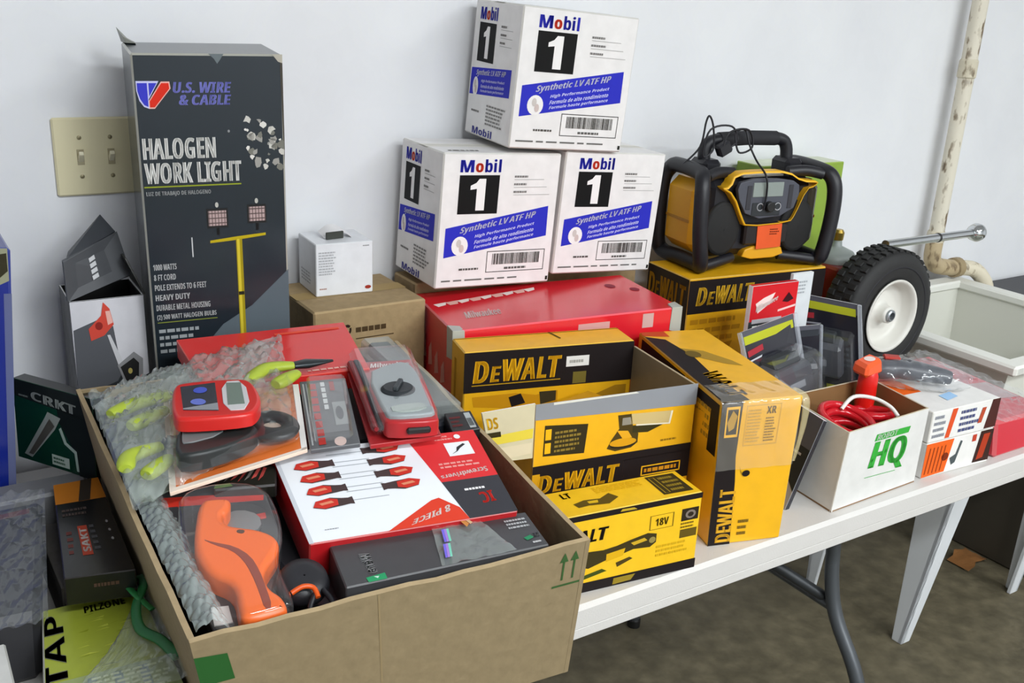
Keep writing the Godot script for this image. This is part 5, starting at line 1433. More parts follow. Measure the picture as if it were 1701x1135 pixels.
func left_corner() -> void:
	var I := Transform3D.IDENTITY
	# blue carton at the photo's left edge
	var P := boxp(-0.17, 0.764, 0.275, 0.0, 0.272, 0.44, 0.16, -0.085)
	var bl := h("1c2a80")
	var t := carton("blue_carton", "blue carton wrapped in clear film at the photo's left edge", "carton", P, glossy, {"f": bl, "l": bl, "t": bl, "r": bl, "k": bl, "b": bl, "e": h("3c4a94")}, "", 0.004)
	var p := pr(t, "corner_print", faces(P)["f"])
	p.poly([0.86, 0.86, 0.99, 0.90, 0.985, 1.0, 0.84, 1.0], h("8f9078"), 1).poly([0.9, 0.88, 0.985, 0.93, 0.98, 0.985, 0.93, 0.98], h("33301f"), 2).rect(0.965, 0.0, 1.0, 0.86, h("5c6288"), 1).rect(0.90, 0.0, 0.915, 0.85, h("3950c8"), 1)
	# grey case the knife box stands on
	P = boxp(-0.10, 0.7402, 0.345, 0.0, 0.295, 0.11, 0.055)
	var g := h("77787a")
	t = carton("grey_case", "flat grey case on the table at the left, under the knife box", "case", P, mat("greycase", 0.5), {"f": g, "t": g, "l": g, "r": g, "k": g, "b": g, "e": h("828385")}, "", 0.004, "case_body")
	# green knife box
	var d := Vector3(0.083, 0, 0.130); var n := Vector3(0.843, 0, -0.538) * 0.022
	var a := Vector3(0.122, 0.8505, 0.205); var u := Vector3(0.004, 0.125, 0.004)
	P = [a, a + d, a + u, a + d + u, a + n, a + d + n, a + u + n, a + d + u + n]
	t = carton("knife_box", "dark green folding knife box leaning at the left", "box", P, glossy, {"f": h("123a28"), "t": h("1d211f"), "l": h("16241c"), "r": h("141a17"), "k": h("123a28"), "b": h("123a28"), "e": h("2b4a3a")}, "", 0.0012)
	p = pr(t, "box_print", faces(P)["f"])
	p.poly([0.0, 0.80, 1.0, 0.72, 1.0, 1.0, 0.0, 1.0], h("1a201d"), 1).poly([0.55, 0.80, 1.0, 0.72, 1.0, 0.0, 0.80, 0.0, 0.72, 0.35, 0.58, 0.6], h("151816"), 1)
	p.textq("CRKT", [0.24, 0.80, 0.80, 0.755, 0.80, 0.87, 0.24, 0.905], h("a9b0ac"), 2, 0.7).rows(0.08, 0.80, 0.22, 0.84, 1, h("7b837e"), 2)
	p.poly([0.10, 0.08, 0.20, 0.06, 0.52, 0.50, 0.60, 0.66, 0.44, 0.70, 0.40, 0.62], h("8d938f"), 2).poly([0.16, 0.10, 0.22, 0.10, 0.52, 0.54, 0.46, 0.62], h("4d4a46"), 3)
	p.poly([0.60, 0.55, 0.66, 0.38, 0.78, 0.30, 0.80, 0.05, 0.77, 0.05, 0.75, 0.27, 0.63, 0.35, 0.57, 0.52], h("9fb0a8"), 2)
	p.rect(0.46, 0.05, 0.68, 0.18, h("aab8b0"), 2).rows(0.48, 0.07, 0.66, 0.16, 2, h("3a5a48"), 3)
	# open black knife carton with its lid up
	P = boxp(0.219, 0.7402, 0.155, -0.02, 0.107, 0.321, 0.10)
	t = thing("black_open_carton", "black picture carton with its lid standing open, left of the work light carton", "carton", base_of(P))
	var k := h("26282b"); var th := 0.003
	var right: Vector3 = (P[1] - P[0]).normalized(); var back: Vector3 = (P[4] - P[0]).normalized()
	var mb := MB.new(); panel(mb, P[0], P[1], P[2], P[3], back, th, {"f": h("d6d5da"), "k": h("0e0e0e"), "e": k})
	var fr := part(t, "front_panel", mb, card)
	mb = MB.new(); panel(mb, P[0] + back * th, P[4], P[2] + back * th, P[6], right, th, {"f": k, "k": h("0e0e0e"), "e": k}); part(t, "side_panel", mb, card)
	mb = MB.new(); panel(mb, P[1] + back * th, P[5], P[3] + back * th, P[7], -right, th, {"f": k, "k": h("0e0e0e"), "e": k}); part(t, "side_panel", mb, card)
	mb = MB.new(); panel(mb, P[4] + right * th, P[5] - right * th, P[6] + right * th, P[7] - right * th, -back, th, {"f": k, "k": h("0e0e0e"), "e": k}); part(t, "back_panel", mb, card)
	mb = MB.new(); panel(mb, P[0] + (right + back) * th, P[1] + (back - right) * th, P[4] + right * th, P[5] - right * th, Vector3.UP, th, {"f": k, "k": h("0e0e0e"), "e": k}); part(t, "bottom_panel", mb, card)
	# lid: broad flap hinged on the left rim, with a bent tuck flap
	var l0: Vector3 = P[2] + Vector3(-0.001, 0.0, 0.0); var l1: Vector3 = P[6] + Vector3(-0.001, 0, 0)
	var m0 := Vector3(0.218, 1.122, 0.150); var m1 := Vector3(0.286, 1.176, 0.085)
	var o := Vector3(0.002, -0.003, 0.002)
	mb = MB.new(); mb.col = h("4c4e52")
	mb.hexa([l0, Vector3(0.318, 1.085, 0.12), m0, Vector3(0.305, 1.152, 0.105), l0 + o * -1.0, Vector3(0.318, 1.082, 0.117), m0 + o * -1.0, Vector3(0.304, 1.149, 0.102)], {}, 0.0006)
	var lid := part(t, "lid_flap", mb, card)
	p = pr(lid, "lid_lettering", [l0, Vector3(0.318, 1.085, 0.12), Vector3(0.305, 1.152, 0.105), m0])
	for kk in 4: p.poly([0.42, 0.25 + kk * 0.14, 0.52, 0.27 + kk * 0.14, 0.515, 0.37 + kk * 0.14, 0.415, 0.35 + kk * 0.14], h("c9cacc"), 2)
	mb = MB.new(); mb.col = h("3a3c40")
	mb.hexa([m0 + Vector3(0.004, 0.002, -0.004), Vector3(0.304, 1.15, 0.098), m0 + Vector3(0.012, 0.008, -0.03), m1, m0 + Vector3(0.004, -0.001, -0.006), Vector3(0.304, 1.147, 0.095), m0 + Vector3(0.012, 0.005, -0.032), m1 + Vector3(0, -0.003, -0.002)], {}, 0.0006)
	part(t, "tuck_flap", mb, card)
	mb = MB.new(); mb.col = h("2d2b2a")
	mb.hexa([P[3] + Vector3(0, 0.0005, 0), P[7] + Vector3(0, 0.0005, 0), P[3] + Vector3(-0.022, 0.058, -0.01), P[7] + Vector3(-0.02, 0.055, 0.01), P[3] + Vector3(0.003, 0.0005, 0), P[7] + Vector3(0.003, 0.0005, 0), P[3] + Vector3(-0.019, 0.058, -0.01), P[7] + Vector3(-0.017, 0.055, 0.01)], {}, 0.0006)
	part(t, "side_flap", mb, card)
	p = pr(fr, "knife_picture", faces(P)["f"])
	p.poly([0.0, 0.50, 0.55, 0.56, 0.62, 0.62, 0.55, 0.86, 0.35, 0.90, 0.02, 0.86], h("55575c"), 1).poly([0.0, 0.30, 0.60, 0.36, 0.62, 0.62, 0.55, 0.58, 0.0, 0.52], h("2e3033"), 2).poly([0.6, 0.30, 0.95, 0.36, 1.0, 0.60, 0.66, 0.55], h("3c3e42"), 2).poly([0.58, 0.30, 0.66, 0.32, 0.72, 0.60, 0.50, 0.82, 0.46, 0.82, 0.62, 0.60], h("c9c9cc"), 3)
	p.poly([0.22, 0.86, 0.40, 0.92, 0.44, 0.985, 0.52, 0.95, 0.56, 0.87, 0.42, 0.82, 0.24, 0.80], h("cf4a3c"), 3).ell(0.36, 0.87, 0.05, 0.02, h("8e2a22"), 4).poly([0.46, 0.94, 0.52, 0.94, 0.55, 0.88, 0.48, 0.87], h("e8b0a4"), 4)
	p.poly([0.56, 0.66, 0.80, 0.72, 0.92, 0.68, 0.90, 0.56, 0.66, 0.54], h("8a8a8c"), 4).poly([0.60, 0.65, 0.79, 0.69, 0.86, 0.66, 0.84, 0.58, 0.68, 0.56], h("222224"), 5).ell(0.73, 0.625, 0.03, 0.015, h("b8a860"), 6)
	p.rect(0.0, 0.0, 1.0, 0.30, h("232427"), 1)
	# yellow-green package lying at the front left
	var W := [Vector3(0.068, 0.798, 0.765), Vector3(0.208, 0.798, 0.775), Vector3(0.212, 0.798, 0.548), Vector3(0.098, 0.798, 0.545)]
	P = flatp(W[0], W[1], W[2], W[3], 0.056)
	t = carton("yellow_green_box", "yellow-green printed box lying flat at the photo's lower left", "box", P, card, {"t": h("a9b53c"), "f": h("d0d0c6"), "l": h("d0d0c6"), "r": h("d0d0c6"), "k": h("d0d0c6"), "b": h("d0d0c6"), "e": h("d0d0c6")}, "", 0.002)
	p = pr(t, "lettering", faces(P)["t"])
	p.textq("TAP", [0.19, 0.28, 0.19, 0.92, 0.02, 0.92, 0.02, 0.28], h("6f7462"), 2, 0.6)
	p.text("PILZONE", 0.40, 0.87, 0.80, 0.935, h("555a2e"), 2, 0.4)
	var r2 := RandomNumberGenerator.new(); r2.seed = 12
	for i in 26:
		var v := r2.randf_range(0.35, 0.85); var uu := r2.randf_range(0.25, 0.8)
		p.poly([uu, v, uu + r2.randf_range(0.08, 0.18), v + r2.randf_range(-0.01, 0.02), uu + 0.1, v + 0.012], [h("c3cc52"), h("8e9a2c")][i % 2], 1)
	for i in 3: p.rect(0.33 + i * 0.2, 0.0, 0.40 + i * 0.2, 0.30, h("7d8f86"), 1)
	p.rect(0.0, 0.0, 1.0, 0.33, h("9fac78"), 0.6).rows(0.36, 0.1, 0.95, 0.3, 6, h("cdd6a8"), 2)
	var nz := FastNoiseLite.new(); nz.seed = 19; nz.frequency = 18.0; nz.fractal_octaves = 3
	t = thing("film_wrap", "loose clear film and bubble wrap over the yellow-green box", "film", Vector3(0.14, 0.8, 0.7))
	part(t, "film_sheet", foil(30, 30, [Vector3(0.07, 0.803, 0.765), Vector3(0.212, 0.815, 0.775), Vector3(0.214, 0.812, 0.56), Vector3(0.16, 0.801, 0.66)], func(uu: float, v: float, q: Vector3) -> float: return 0.002 + 0.006 * absf(nz.get_noise_2d(q.x * 3.0, q.z * 3.0))), haze)
	# green strap
	t = thing("green_strap", "green plastic strap looped beside the yellow-green box", "strap", Vector3(0.2, 0.8, 0.64))
	mb = MB.new(); mb.col = h("1f6b35")
	mb.tube(curve([Vector3(0.196, 0.806, 0.545), Vector3(0.21, 0.826, 0.57), Vector3(0.205, 0.83, 0.60), Vector3(0.19, 0.825, 0.63), Vector3(0.186, 0.818, 0.665), Vector3(0.20, 0.82, 0.70), Vector3(0.21, 0.816, 0.735)], 6), 0.0062, 8, true, 0.4)
	part(t, "band", mb, blackp)
	mb = MB.new(); mb.col = h("2a8044")
	mb.tube(curve([Vector3(0.205, 0.81, 0.55), Vector3(0.19, 0.828, 0.575), Vector3(0.193, 0.83, 0.61), Vector3(0.206, 0.822, 0.64)], 6), 0.0045, 8, true, 0.4)
	part(t, "band", mb, blackp)
	# black and orange bit box
	var S := [Vector3(0.122, 0.858, 0.585), Vector3(0.199, 0.856, 0.60), Vector3(0.205, 0.864, 0.352), Vector3(0.148, 0.864, 0.350)]
	P = flatp(S[0], S[1], S[2], S[3], 0.038)
	t = carton("black_orange_box", "black box with an orange end lying beside the big brown carton", "box", P, glossy, {"t": h("1a1919"), "f": h("1a1919"), "l": h("1a1919"), "r": h("1a1919"), "k": h("1a1919"), "b": h("1a1919"), "e": h("282524")}, "", 0.0012)
	p = pr(t, "orange_end", faces(P)["t"])
	p.rect(0.0, 0.76, 1.0, 1.0, h("b9701e"), 1).poly([0.45, 0.76, 0.68, 0.76, 0.85, 1.0, 0.60, 1.0], h("332c26"), 2)
	p = pr(t, "lettering", faces(P)["t"])
	p.textq("SAKT", [0.46, 0.22, 0.46, 0.46, 0.34, 0.46, 0.34, 0.22], h("c9c0ba"), 3, 0.6).poly([0.32, 0.19, 0.48, 0.19, 0.48, 0.49, 0.32, 0.49], h("a8402e"), 1.5)
	p.rows(0.12, 0.2, 0.22, 0.46, 4, h("6c3a34"), 2).rows(0.52, 0.22, 0.62, 0.5, 5, h("4c4c4e"), 2)
	for i in 3: p.ell(0.84, 0.32 + i * 0.09, 0.022, 0.014, h("8d8a88"), 2)
	p.rows(0.1, 0.60, 0.6, 0.70, 2, h("4a3f38"), 2)
	p = pr(t, "side_lettering", faces(P)["f"]); p.rows(0.4, 0.5, 0.8, 0.75, 1, h("5c463a"), 1)
	# carton under it
	P = boxp(0.124, 0.7402, 0.530, 0.02, 0.08, 0.073, 0.17)
	carton("plain_grey_carton", "plain grey carton underneath the black and orange box", "carton", P, kraft, {"f": h("55524e"), "t": h("55524e"), "l": h("55524e"), "r": h("55524e"), "k": h("55524e"), "b": h("55524e"), "e": h("605d58")}, "", 0.002)
	# dark package in a clear bag
	t = thing("bagged_package", "dark package in a clear plastic bag at the photo's left edge", "package", Vector3(0.07, 0.74, 0.47))
	P = [Vector3(0.0, 0.7405, 0.60), Vector3(0.086, 0.7405, 0.60), Vector3(0.012, 0.825, 0.585), Vector3(0.092, 0.82, 0.585), Vector3(0.01, 0.7405, 0.36), Vector3(0.114, 0.7405, 0.36), Vector3(0.02, 0.858, 0.37), Vector3(0.132, 0.858, 0.37)]
	mb = MB.new(); mb.col = h("2b2c31"); mb.hexa(P, {}, 0.008)
	part(t, "dark_box", mb, blackp)
	p = pr(t, "box_print", faces(P)["t"])
	p.rows(0.55, 0.35, 0.75, 0.75, 6, h("4c4540"), 1).poly([0.2, 0.86, 0.85, 0.88, 0.85, 0.93, 0.2, 0.91], h("5a2f34"), 1)
	part(t, "bag_film", foil(40, 24, [Vector3(-0.01, 0.822, 0.612), Vector3(0.098, 0.818, 0.612), Vector3(0.136, 0.862, 0.36), Vector3(0.015, 0.864, 0.36)], func(uu: float, v: float, q: Vector3) -> float: return 0.005 + 0.012 * absf(nz.get_noise_2d(q.x * 2.0 + 3.0, q.z * 2.0))), thin)
	# white carton at the very edge
	P = boxp(-0.12, 0.7402, 0.80, 0.0, 0.172, 0.07, 0.19)
	t = carton("white_corner_carton", "white carton cut off by the photo's lower left edge", "carton", P, card, {"f": h("2d2d2f"), "t": h("e2e1dc"), "r": h("dcdbd6"), "l": h("dcdbd6"), "k": h("dcdbd6"), "b": h("dcdbd6"), "e": h("d0cfca")}, "", 0.002)

func clamshell(called: String, label: String, q: Array, depth: float, stripe: Color, rows_c: Color) -> void:
	# q: bottom-left, bottom-right, top-right, top-left of the card, seen from its printed side
	var n: Vector3 = (q[1] - q[0]).cross(q[3] - q[0]).normalized()
	var c := [q[0] - n * 0.003, q[1] - n * 0.003, q[3] - n * 0.003, q[2] - n * 0.003]
	var P := [q[0], q[1], q[3], q[2], c[0], c[1], c[2], c[3]]
	var t := carton(called, label, "tool pack", P, glossy, {"f": h("24262b"), "k": h("3a3c40"), "e": h("55585c")}, "battery clamshell packs", 0.0006, "backing_card")
	var p := pr(t, "card_print", [q[0], q[1], q[2], q[3]])
	p.rect(0.0, 0.90, 1.0, 1.0, h("54545c"), 1).rect(0.03, 0.885, 0.97, 0.955, stripe, 2).rect(0.35, 0.0, 1.0, 0.18, h("8d8f92"), 1).rect(0.55, 0.10, 1.0, 0.22, stripe, 2)
	p.poly([0.05, 0.78, 0.34, 0.80, 0.34, 0.85, 0.05, 0.83], h("a33038"), 2).poly([0.05, 0.735, 0.45, 0.755, 0.45, 0.77, 0.05, 0.75], rows_c, 2).rows(0.5, 0.40, 0.92, 0.60, 4, h("3f434a"), 2)
	var pt := func(u: float, v: float, o: float) -> Vector3: return q[0].lerp(q[1], u).lerp(q[3].lerp(q[2], u), v) + n * o
	# battery: main block and slide rail
	var mb := MB.new(); mb.col = h("4a4c52")
	mb.hexa([pt.call(0.08, 0.34, depth * 0.9), pt.call(0.80, 0.34, depth * 0.9), pt.call(0.08, 0.62, depth * 0.9), pt.call(0.80, 0.62, depth * 0.9), pt.call(0.08, 0.34, 0.003), pt.call(0.80, 0.34, 0.003), pt.call(0.08, 0.70, 0.003), pt.call(0.80, 0.70, 0.003)], {}, 0.006)
	var b := part(t, "battery", mb, mat("battery", 0.35))
	mb = MB.new(); mb.col = h("2a2c30")
	mb.hexa([pt.call(0.2, 0.64, depth * 0.7), pt.call(0.7, 0.64, depth * 0.7), pt.call(0.2, 0.73, depth * 0.6), pt.call(0.7, 0.73, depth * 0.6), pt.call(0.2, 0.64, 0.004), pt.call(0.7, 0.64, 0.004), pt.call(0.2, 0.73, 0.004), pt.call(0.7, 0.73, 0.004)], {}, 0.003)
	part(b, "slide_rail", mb, blackp)
	mb = MB.new(); mb.col = h("8c8e94")
	mb.hexa([pt.call(0.3, 0.44, depth * 0.91), pt.call(0.6, 0.44, depth * 0.91), pt.call(0.3, 0.50, depth * 0.91), pt.call(0.6, 0.50, depth * 0.91), pt.call(0.3, 0.44, depth * 0.89), pt.call(0.6, 0.44, depth * 0.89), pt.call(0.3, 0.50, depth * 0.89), pt.call(0.6, 0.50, depth * 0.89)], {}, 0.0005)
	part(b, "label_plate", mb, card)
	mb = MB.new()
	mb.hexa([pt.call(0.06, 0.10, depth), pt.call(0.94, 0.10, depth), pt.call(0.06, 0.70, depth), pt.call(0.94, 0.70, depth), pt.call(0.04, 0.08, 0.001), pt.call(0.96, 0.08, 0.001), pt.call(0.04, 0.76, 0.001), pt.call(0.96, 0.76, 0.001)], {}, 0.006)
	part(t, "blister", mb, clear)
	# clear flange down one side and across the top
	for e in [[1.0, 0.0, 1.06, 1.0], [-0.03, 0.0, 0.0, 1.0]]:
		mb = MB.new()
		mb.hexa([pt.call(e[0], e[1], 0.004), pt.call(e[2], e[1], 0.004), pt.call(e[0], e[3], 0.004), pt.call(e[2], e[3], 0.004), pt.call(e[0], e[1], -0.004), pt.call(e[2], e[1], -0.004), pt.call(e[0], e[3], -0.004), pt.call(e[2], e[3], -0.004)], {}, 0.001)
		part(t, "flange", mb, film("flange", Color(0.85, 0.88, 0.92), 0.3, 0.08))

func packs() -> void:
	var st := h("b3b62c")
	clamshell("battery_pack", "clear battery clamshell facing front, next to the tall yellow carton", [Vector3(1.305, 0.765, 0.565), Vector3(1.475, 0.765, 0.520), Vector3(1.42, 0.985, 0.487), Vector3(1.25, 0.982, 0.522)], 0.05, st, h("c9cad0"))
	clamshell("battery_pack", "clear battery clamshell turned sideways, beside the wheel", [Vector3(1.580, 0.742, 0.365), Vector3(1.655, 0.742, 0.500), Vector3(1.625, 0.973, 0.472), Vector3(1.567, 0.975, 0.356)], 0.045, st, h("8f9098"))
	# dark pack standing between them
	var q := [Vector3(1.462, 0.742, 0.445), Vector3(1.562, 0.742, 0.470), Vector3(1.548, 0.935, 0.450), Vector3(1.452, 0.935, 0.432)]
	clamshell("dark_tool_pack", "dark clamshell pack standing behind the white box with green letters", q, 0.035, h("33363c"), h("55585e"))
	# red hang card
	var P := boxp(1.372, 0.7402, 0.425, -0.06, 0.118, 0.287, 0.012)
	var t := carton("red_hang_card", "red carded package with white letters in front of the radio carton", "tool pack", P, glossy, {"f": h("d32028"), "k": h("d8d8d8"), "e": h("c9c9cc"), "t": h("d32028")}, "", 0.0008, "backing_card")
	var p := pr(t, "card_print", faces(P)["f"])
	p.rect(0.0, 0.0, 1.0, 0.75, h("35383c"), 1).rect(0.72, 0.66, 1.0, 0.75, h("d32028"), 1.5).rect(0.06, 0.735, 0.70, 0.765, h("b0acb2"), 2).rows(0.08, 0.66, 0.75, 0.74, 1, h("e8f0ec"), 3)
	p.poly([0.10, 0.875, 0.26, 0.91, 0.50, 0.94, 0.44, 0.89, 0.58, 0.91, 0.16, 0.805], h("f2d8d4"), 2).textq("Milwaukee", [0.12, 0.815, 0.56, 0.885, 0.58, 0.925, 0.12, 0.86], h("f6e6e2"), 3, 0.5).poly([0.68, 0.87, 0.80, 0.93, 0.92, 0.88, 0.80, 0.86], h("3c1418"), 2).poly([0.60, 0.80, 0.98, 0.825, 0.98, 0.84, 0.60, 0.815], h("f0c8c4"), 2)
	P = boxp(1.503, 0.7402, 0.405, -0.06, 0.055, 0.292, 0.008)
	t = carton("white_hang_card", "white card standing beside the red hang card", "card", P, card, {"f": h("dde1e4"), "e": h("d0d4d8")}, "", 0.0006, "card_sheet")
	p = pr(t, "fine_print", faces(P)["f"]); p.rows(0.15, 0.85, 0.8, 0.95, 4, h("a5aaae"), 1)
	# flat pack leaning against the white box
	var a := Vector3(1.196, 0.7405, 0.72); var b := Vector3(1.222, 0.7405, 0.60); var u := Vector3(0.062, 0.150, 0.0)
	var n := Vector3(0.010, -0.004, 0.0)
	P = [b, a, b + u, a + u, b + n, a + n, b + u + n, a + u + n]
	t = carton("grey_carded_pack", "grey and black carded pack leaning on the white box with green letters", "tool pack", P, glossy, {"f": h("9a9ca4"), "l": h("3a3c42"), "r": h("2c2e33"), "k": h("3a3c42"), "e": h("8f9298")}, "", 0.0008, "backing_card")
	p = pr(t, "card_print", faces(P)["f"])
	p.rect(0.0, 0.66, 1.0, 1.0, h("4c4e58"), 1).poly([0.5, 0.66, 1.0, 0.66, 1.0, 0.2, 0.8, 0.3], h("26272b"), 1.5).poly([0.1, 0.3, 0.5, 0.36, 0.5, 0.42, 0.1, 0.38], h("c9ccd2"), 2).bars(0.2, 0.06, 0.8, 0.24, 12, h("2a2a2e"), 2).rows(0.1, 0.45, 0.9, 0.6, 3, h("9a9ca4"), 2)

func hq_and_orange() -> void:
	var I := Transform3D.IDENTITY
	# white open box with green letters
	var b := [Vector3(1.26, 0.7402, 0.762), Vector3(1.487, 0.7402, 0.755), Vector3(1.505, 0.7402, 0.605), Vector3(1.275, 0.7402, 0.60)]
	var T := [Vector3(1.274, 0.882, 0.7615), Vector3(1.490, 0.882, 0.7545), Vector3(1.518, 0.882, 0.605), Vector3(1.30, 0.882, 0.60)]
	var t := thing("white_letter_box", "open white carton with big green letters near the table's front edge", "carton", (b[0] + b[2]) / 2.0)
	var wc := h("dddcd8"); var ic := h("8a6844")
	var nm := ["front_panel", "side_panel", "back_panel", "side_panel"]
	var frp: Node3D
	for i in 4:
		var j := (i + 1) % 4
		var n: Vector3 = (b[j] - b[i]).cross(T[i] - b[i]).normalized()
		var inn := -n * 0.0035
		var mb := MB.new()
		mb.hexa([b[i], b[j], T[i], T[j], b[i] + inn, b[j] + inn, T[i] + inn, T[j] + inn], {"f": wc, "k": ic, "t": h("c9b896"), "e": h("c9c4b6"), "b": ic, "l": wc, "r": wc}, 0.0006)
		var o := part(t, nm[i], mb, card)
		if i == 0: frp = o
	var mb := MB.new(); mb.col = ic
	mb.hexa([b[0], b[1], b[0] + Vector3(0, 0.003, 0), b[1] + Vector3(0, 0.003, 0), b[3], b[2], b[3] + Vector3(0, 0.003, 0), b[2] + Vector3(0, 0.003, 0)], {}, 0.0003)
	part(t, "bottom_panel", mb, card)
	var g := h("3aa33c")
	var p := pr(frp, "green_letters", [b[0], b[1], T[1], T[0]])
	p.textq("HQ", [0.325, 0.36, 0.78, 0.30, 0.80, 0.73, 0.36, 0.76], g, 2, 1.0)
	p.poly([0.345, 0.775, 0.775, 0.755, 0.79, 0.835, 0.36, 0.86], g, 1).textq("ROBOT", [0.37, 0.785, 0.62, 0.775, 0.63, 0.84, 0.38, 0.85], h("d2dfce"), 2, 0.4).poly([0.318, 0.312, 0.70, 0.275, 0.70, 0.283, 0.318, 0.32], g, 1)
	p = pr(t, "scuffs", [b[3], b[0], T[0], T[3]])
	p.poly([0.2, 0.45, 0.5, 0.5, 0.62, 0.47, 0.4, 0.42], h("8a8578"), 1).poly([0.1, 0.3, 0.3, 0.36, 0.35, 0.32], h("a59f90"), 1)
	# red cable coils in it
	for a in [["glossy red cable coil at the front inside the white box", Vector3(1.355, 0.862, 0.694), 0.047, 0.25], ["red cable coil at the back inside the white box", Vector3(1.444, 0.85, 0.672), 0.036, -0.2]]:
		t = thing("red_coil", a[0], "cable", a[1] - Vector3(0, 0.03, 0), "red coils in the white box")
		for k in 4:
			mb = MB.new(); mb.col = h("c01a22")
			mb.torus(Transform3D(Basis(Vector3.RIGHT, a[3]) * Basis(Vector3.BACK, 0.08 * (k - 1)), a[1] + Vector3(0.003 * k, -0.011 * k, 0)), a[2] - 0.006 * (k % 2), 0.0075, 30, 8)
			part(t, "loop", mb, mat("redgloss", 0.15))
	t = thing("white_cable", "white cable loop lying over the red coils", "cable", Vector3(1.40, 0.87, 0.70))
	mb = MB.new(); mb.col = h("e4e2dc")
	mb.tube(curve([Vector3(1.372, 0.868, 0.665), Vector3(1.40, 0.886, 0.665), Vector3(1.428, 0.886, 0.685), Vector3(1.44, 0.878, 0.712), Vector3(1.442, 0.866, 0.73)], 6), 0.0036, 8)
	part(t, "cord", mb, blackp)
	# small carton that carries the coils
	var P := boxp(1.30, 0.7435, 0.735, 0.0, 0.185, 0.075, 0.11)
	carton("brown_insert", "small brown insert box under the red coils", "box", P, kraft, {"f": ic, "t": ic, "l": ic, "r": ic, "k": ic, "b": ic, "e": ic}, "", 0.001)
	# orange trigger head with a red bottle
	t = thing("spray_head", "orange and red spray bottle head sticking out of the white box", "spray bottle", Vector3(1.475, 0.8, 0.635))
	mb = MB.new(); mb.col = h("d81f1c")
	mb.lathe_s(at(1.472, 0.82, 0.636), [[0.001, 0.0], [0.012, 0.001], [0.016, 0.012], [0.018, 0.05], [0.017, 0.085], [0.012, 0.098], [0.001, 0.099]], 20)
	part(t, "bottle", mb, mat("redplastic", 0.3))
	mb = MB.new(); mb.col = h("ee5a2a")
	mb.hexa([Vector3(1.440, 0.908, 0.655), Vector3(1.497, 0.908, 0.648), Vector3(1.444, 0.930, 0.652), Vector3(1.492, 0.938, 0.645), Vector3(1.448, 0.908, 0.612), Vector3(1.502, 0.908, 0.608), Vector3(1.45, 0.932, 0.615), Vector3(1.494, 0.938, 0.612)], {}, 0.006)
	part(t, "head", mb, mat("orangeplastic", 0.35))
	mb = MB.new(); mb.col = h("f4e4de")
	mb.lathe(Transform3D(Basis(Vector3.BACK, 0.16), Vector3(1.472, 0.9335, 0.632)), [[0.008, 0], [0.010, 0.002], [0, 0.002]], 16)
	part(t, "badge", mb, card)
	# two orange and white tool boxes, stacked
	for i in 2:
		P = boxp(1.508, 0.7402 if i == 0 else 0.8093, 0.753, -0.062, 0.183, 0.068 if i == 0 else 0.06, 0.145)
		t = carton("orange_white_box", ["orange and white tool box at the bottom of its stack of two", "white and orange tool box on top of its stack of two"][i], "box", P, card, {"f": h("e9e7e3"), "l": h("e9e7e3"), "t": h("e9e7e3"), "r": h("e9e7e3"), "k": h("e9e7e3"), "b": h("e9e7e3"), "e": h("e2ded6")}, "orange and white tool boxes", 0.0015)
		var f: Array = faces(P)["f"]
		p = pr(t, "box_print", f)
		if i == 0:
			p.poly([0.0, 0.02, 0.33, 0.05, 0.395, 0.99, 0.0, 0.99], h("e2601f"), 1)
			for k in 5: p.poly([0.03 + k * 0.055, 0.1, 0.045 + k * 0.055, 0.1, 0.07 + k * 0.055, 0.85, 0.055 + k * 0.055, 0.85], h("8e3a14"), 2)
			p.ell(0.30, 0.5, 0.05, 0.12, h("7a2c12"), 2).poly([0.42, 0.2, 0.47, 0.25, 0.53, 0.85, 0.50, 0.88, 0.46, 0.5, 0.38, 0.42], h("4c5456"), 2)
			p.poly([0.75, 0.08, 1.0, 0.06, 1.0, 1.0, 0.80, 1.0], h("3a2420"), 1).poly([0.80, 0.15, 0.90, 0.18, 0.95, 0.9, 0.85, 0.9], h("a8381f"), 2).rect(0.68, 0.75, 0.74, 0.95, h("b8402c"), 2)
		else:
			p.poly([0.235, 0.05, 0.30, 0.05, 0.36, 0.98, 0.285, 0.98], h("d2512a"), 1).poly([0.82, 0.05, 1.0, 0.05, 1.0, 1.0, 0.88, 1.0], h("4a2a22"), 1).rows(0.42, 0.1, 0.72, 0.9, 4, h("4a5078"), 2).rows(0.04, 0.1, 0.22, 0.9, 4, h("8e9098"), 2).poly([0.70, 0.3, 0.76, 0.3, 0.80, 0.8, 0.74, 0.8], h("b04a30"), 2)
			p = pr(t, "lid_print", faces(P)["t"])
			p.rect(0.0, 0.55, 0.35, 1.0, h("e8641f"), 1).poly([0.4, 0.2, 0.6, 0.25, 0.62, 0.4, 0.42, 0.36], h("9fc4e6"), 2).poly([0.55, 0.8, 0.9, 0.9, 0.9, 1.0, 0.5, 1.0], h("c9482a"), 1)
	# bagged black tool on top
	t = thing("bagged_tool", "black tool in a clear plastic bag lying on the orange and white boxes", "tool", Vector3(1.60, 0.8695, 0.65))
	mb = MB.new()
	var nz := FastNoiseLite.new(); nz.seed = 31; nz.frequency = 20.0; nz.fractal_octaves = 3
	mb.col = h("3e4147")
	mb.tube(curve([Vector3(1.535, 0.893, 0.600), Vector3(1.565, 0.898, 0.622), Vector3(1.60, 0.896, 0.652), Vector3(1.64, 0.89, 0.69)], 6), [0.016, 0.02, 0.022, 0.023, 0.023, 0.022, 0.021, 0.021, 0.022, 0.023, 0.023, 0.022, 0.021, 0.020, 0.019, 0.018, 0.017, 0.016, 0.014], 14, true, 0.85)
	part(t, "tool_body", mb, mat("battery", 0.35))
	mb = MB.new(); mb.col = h("b5382f")
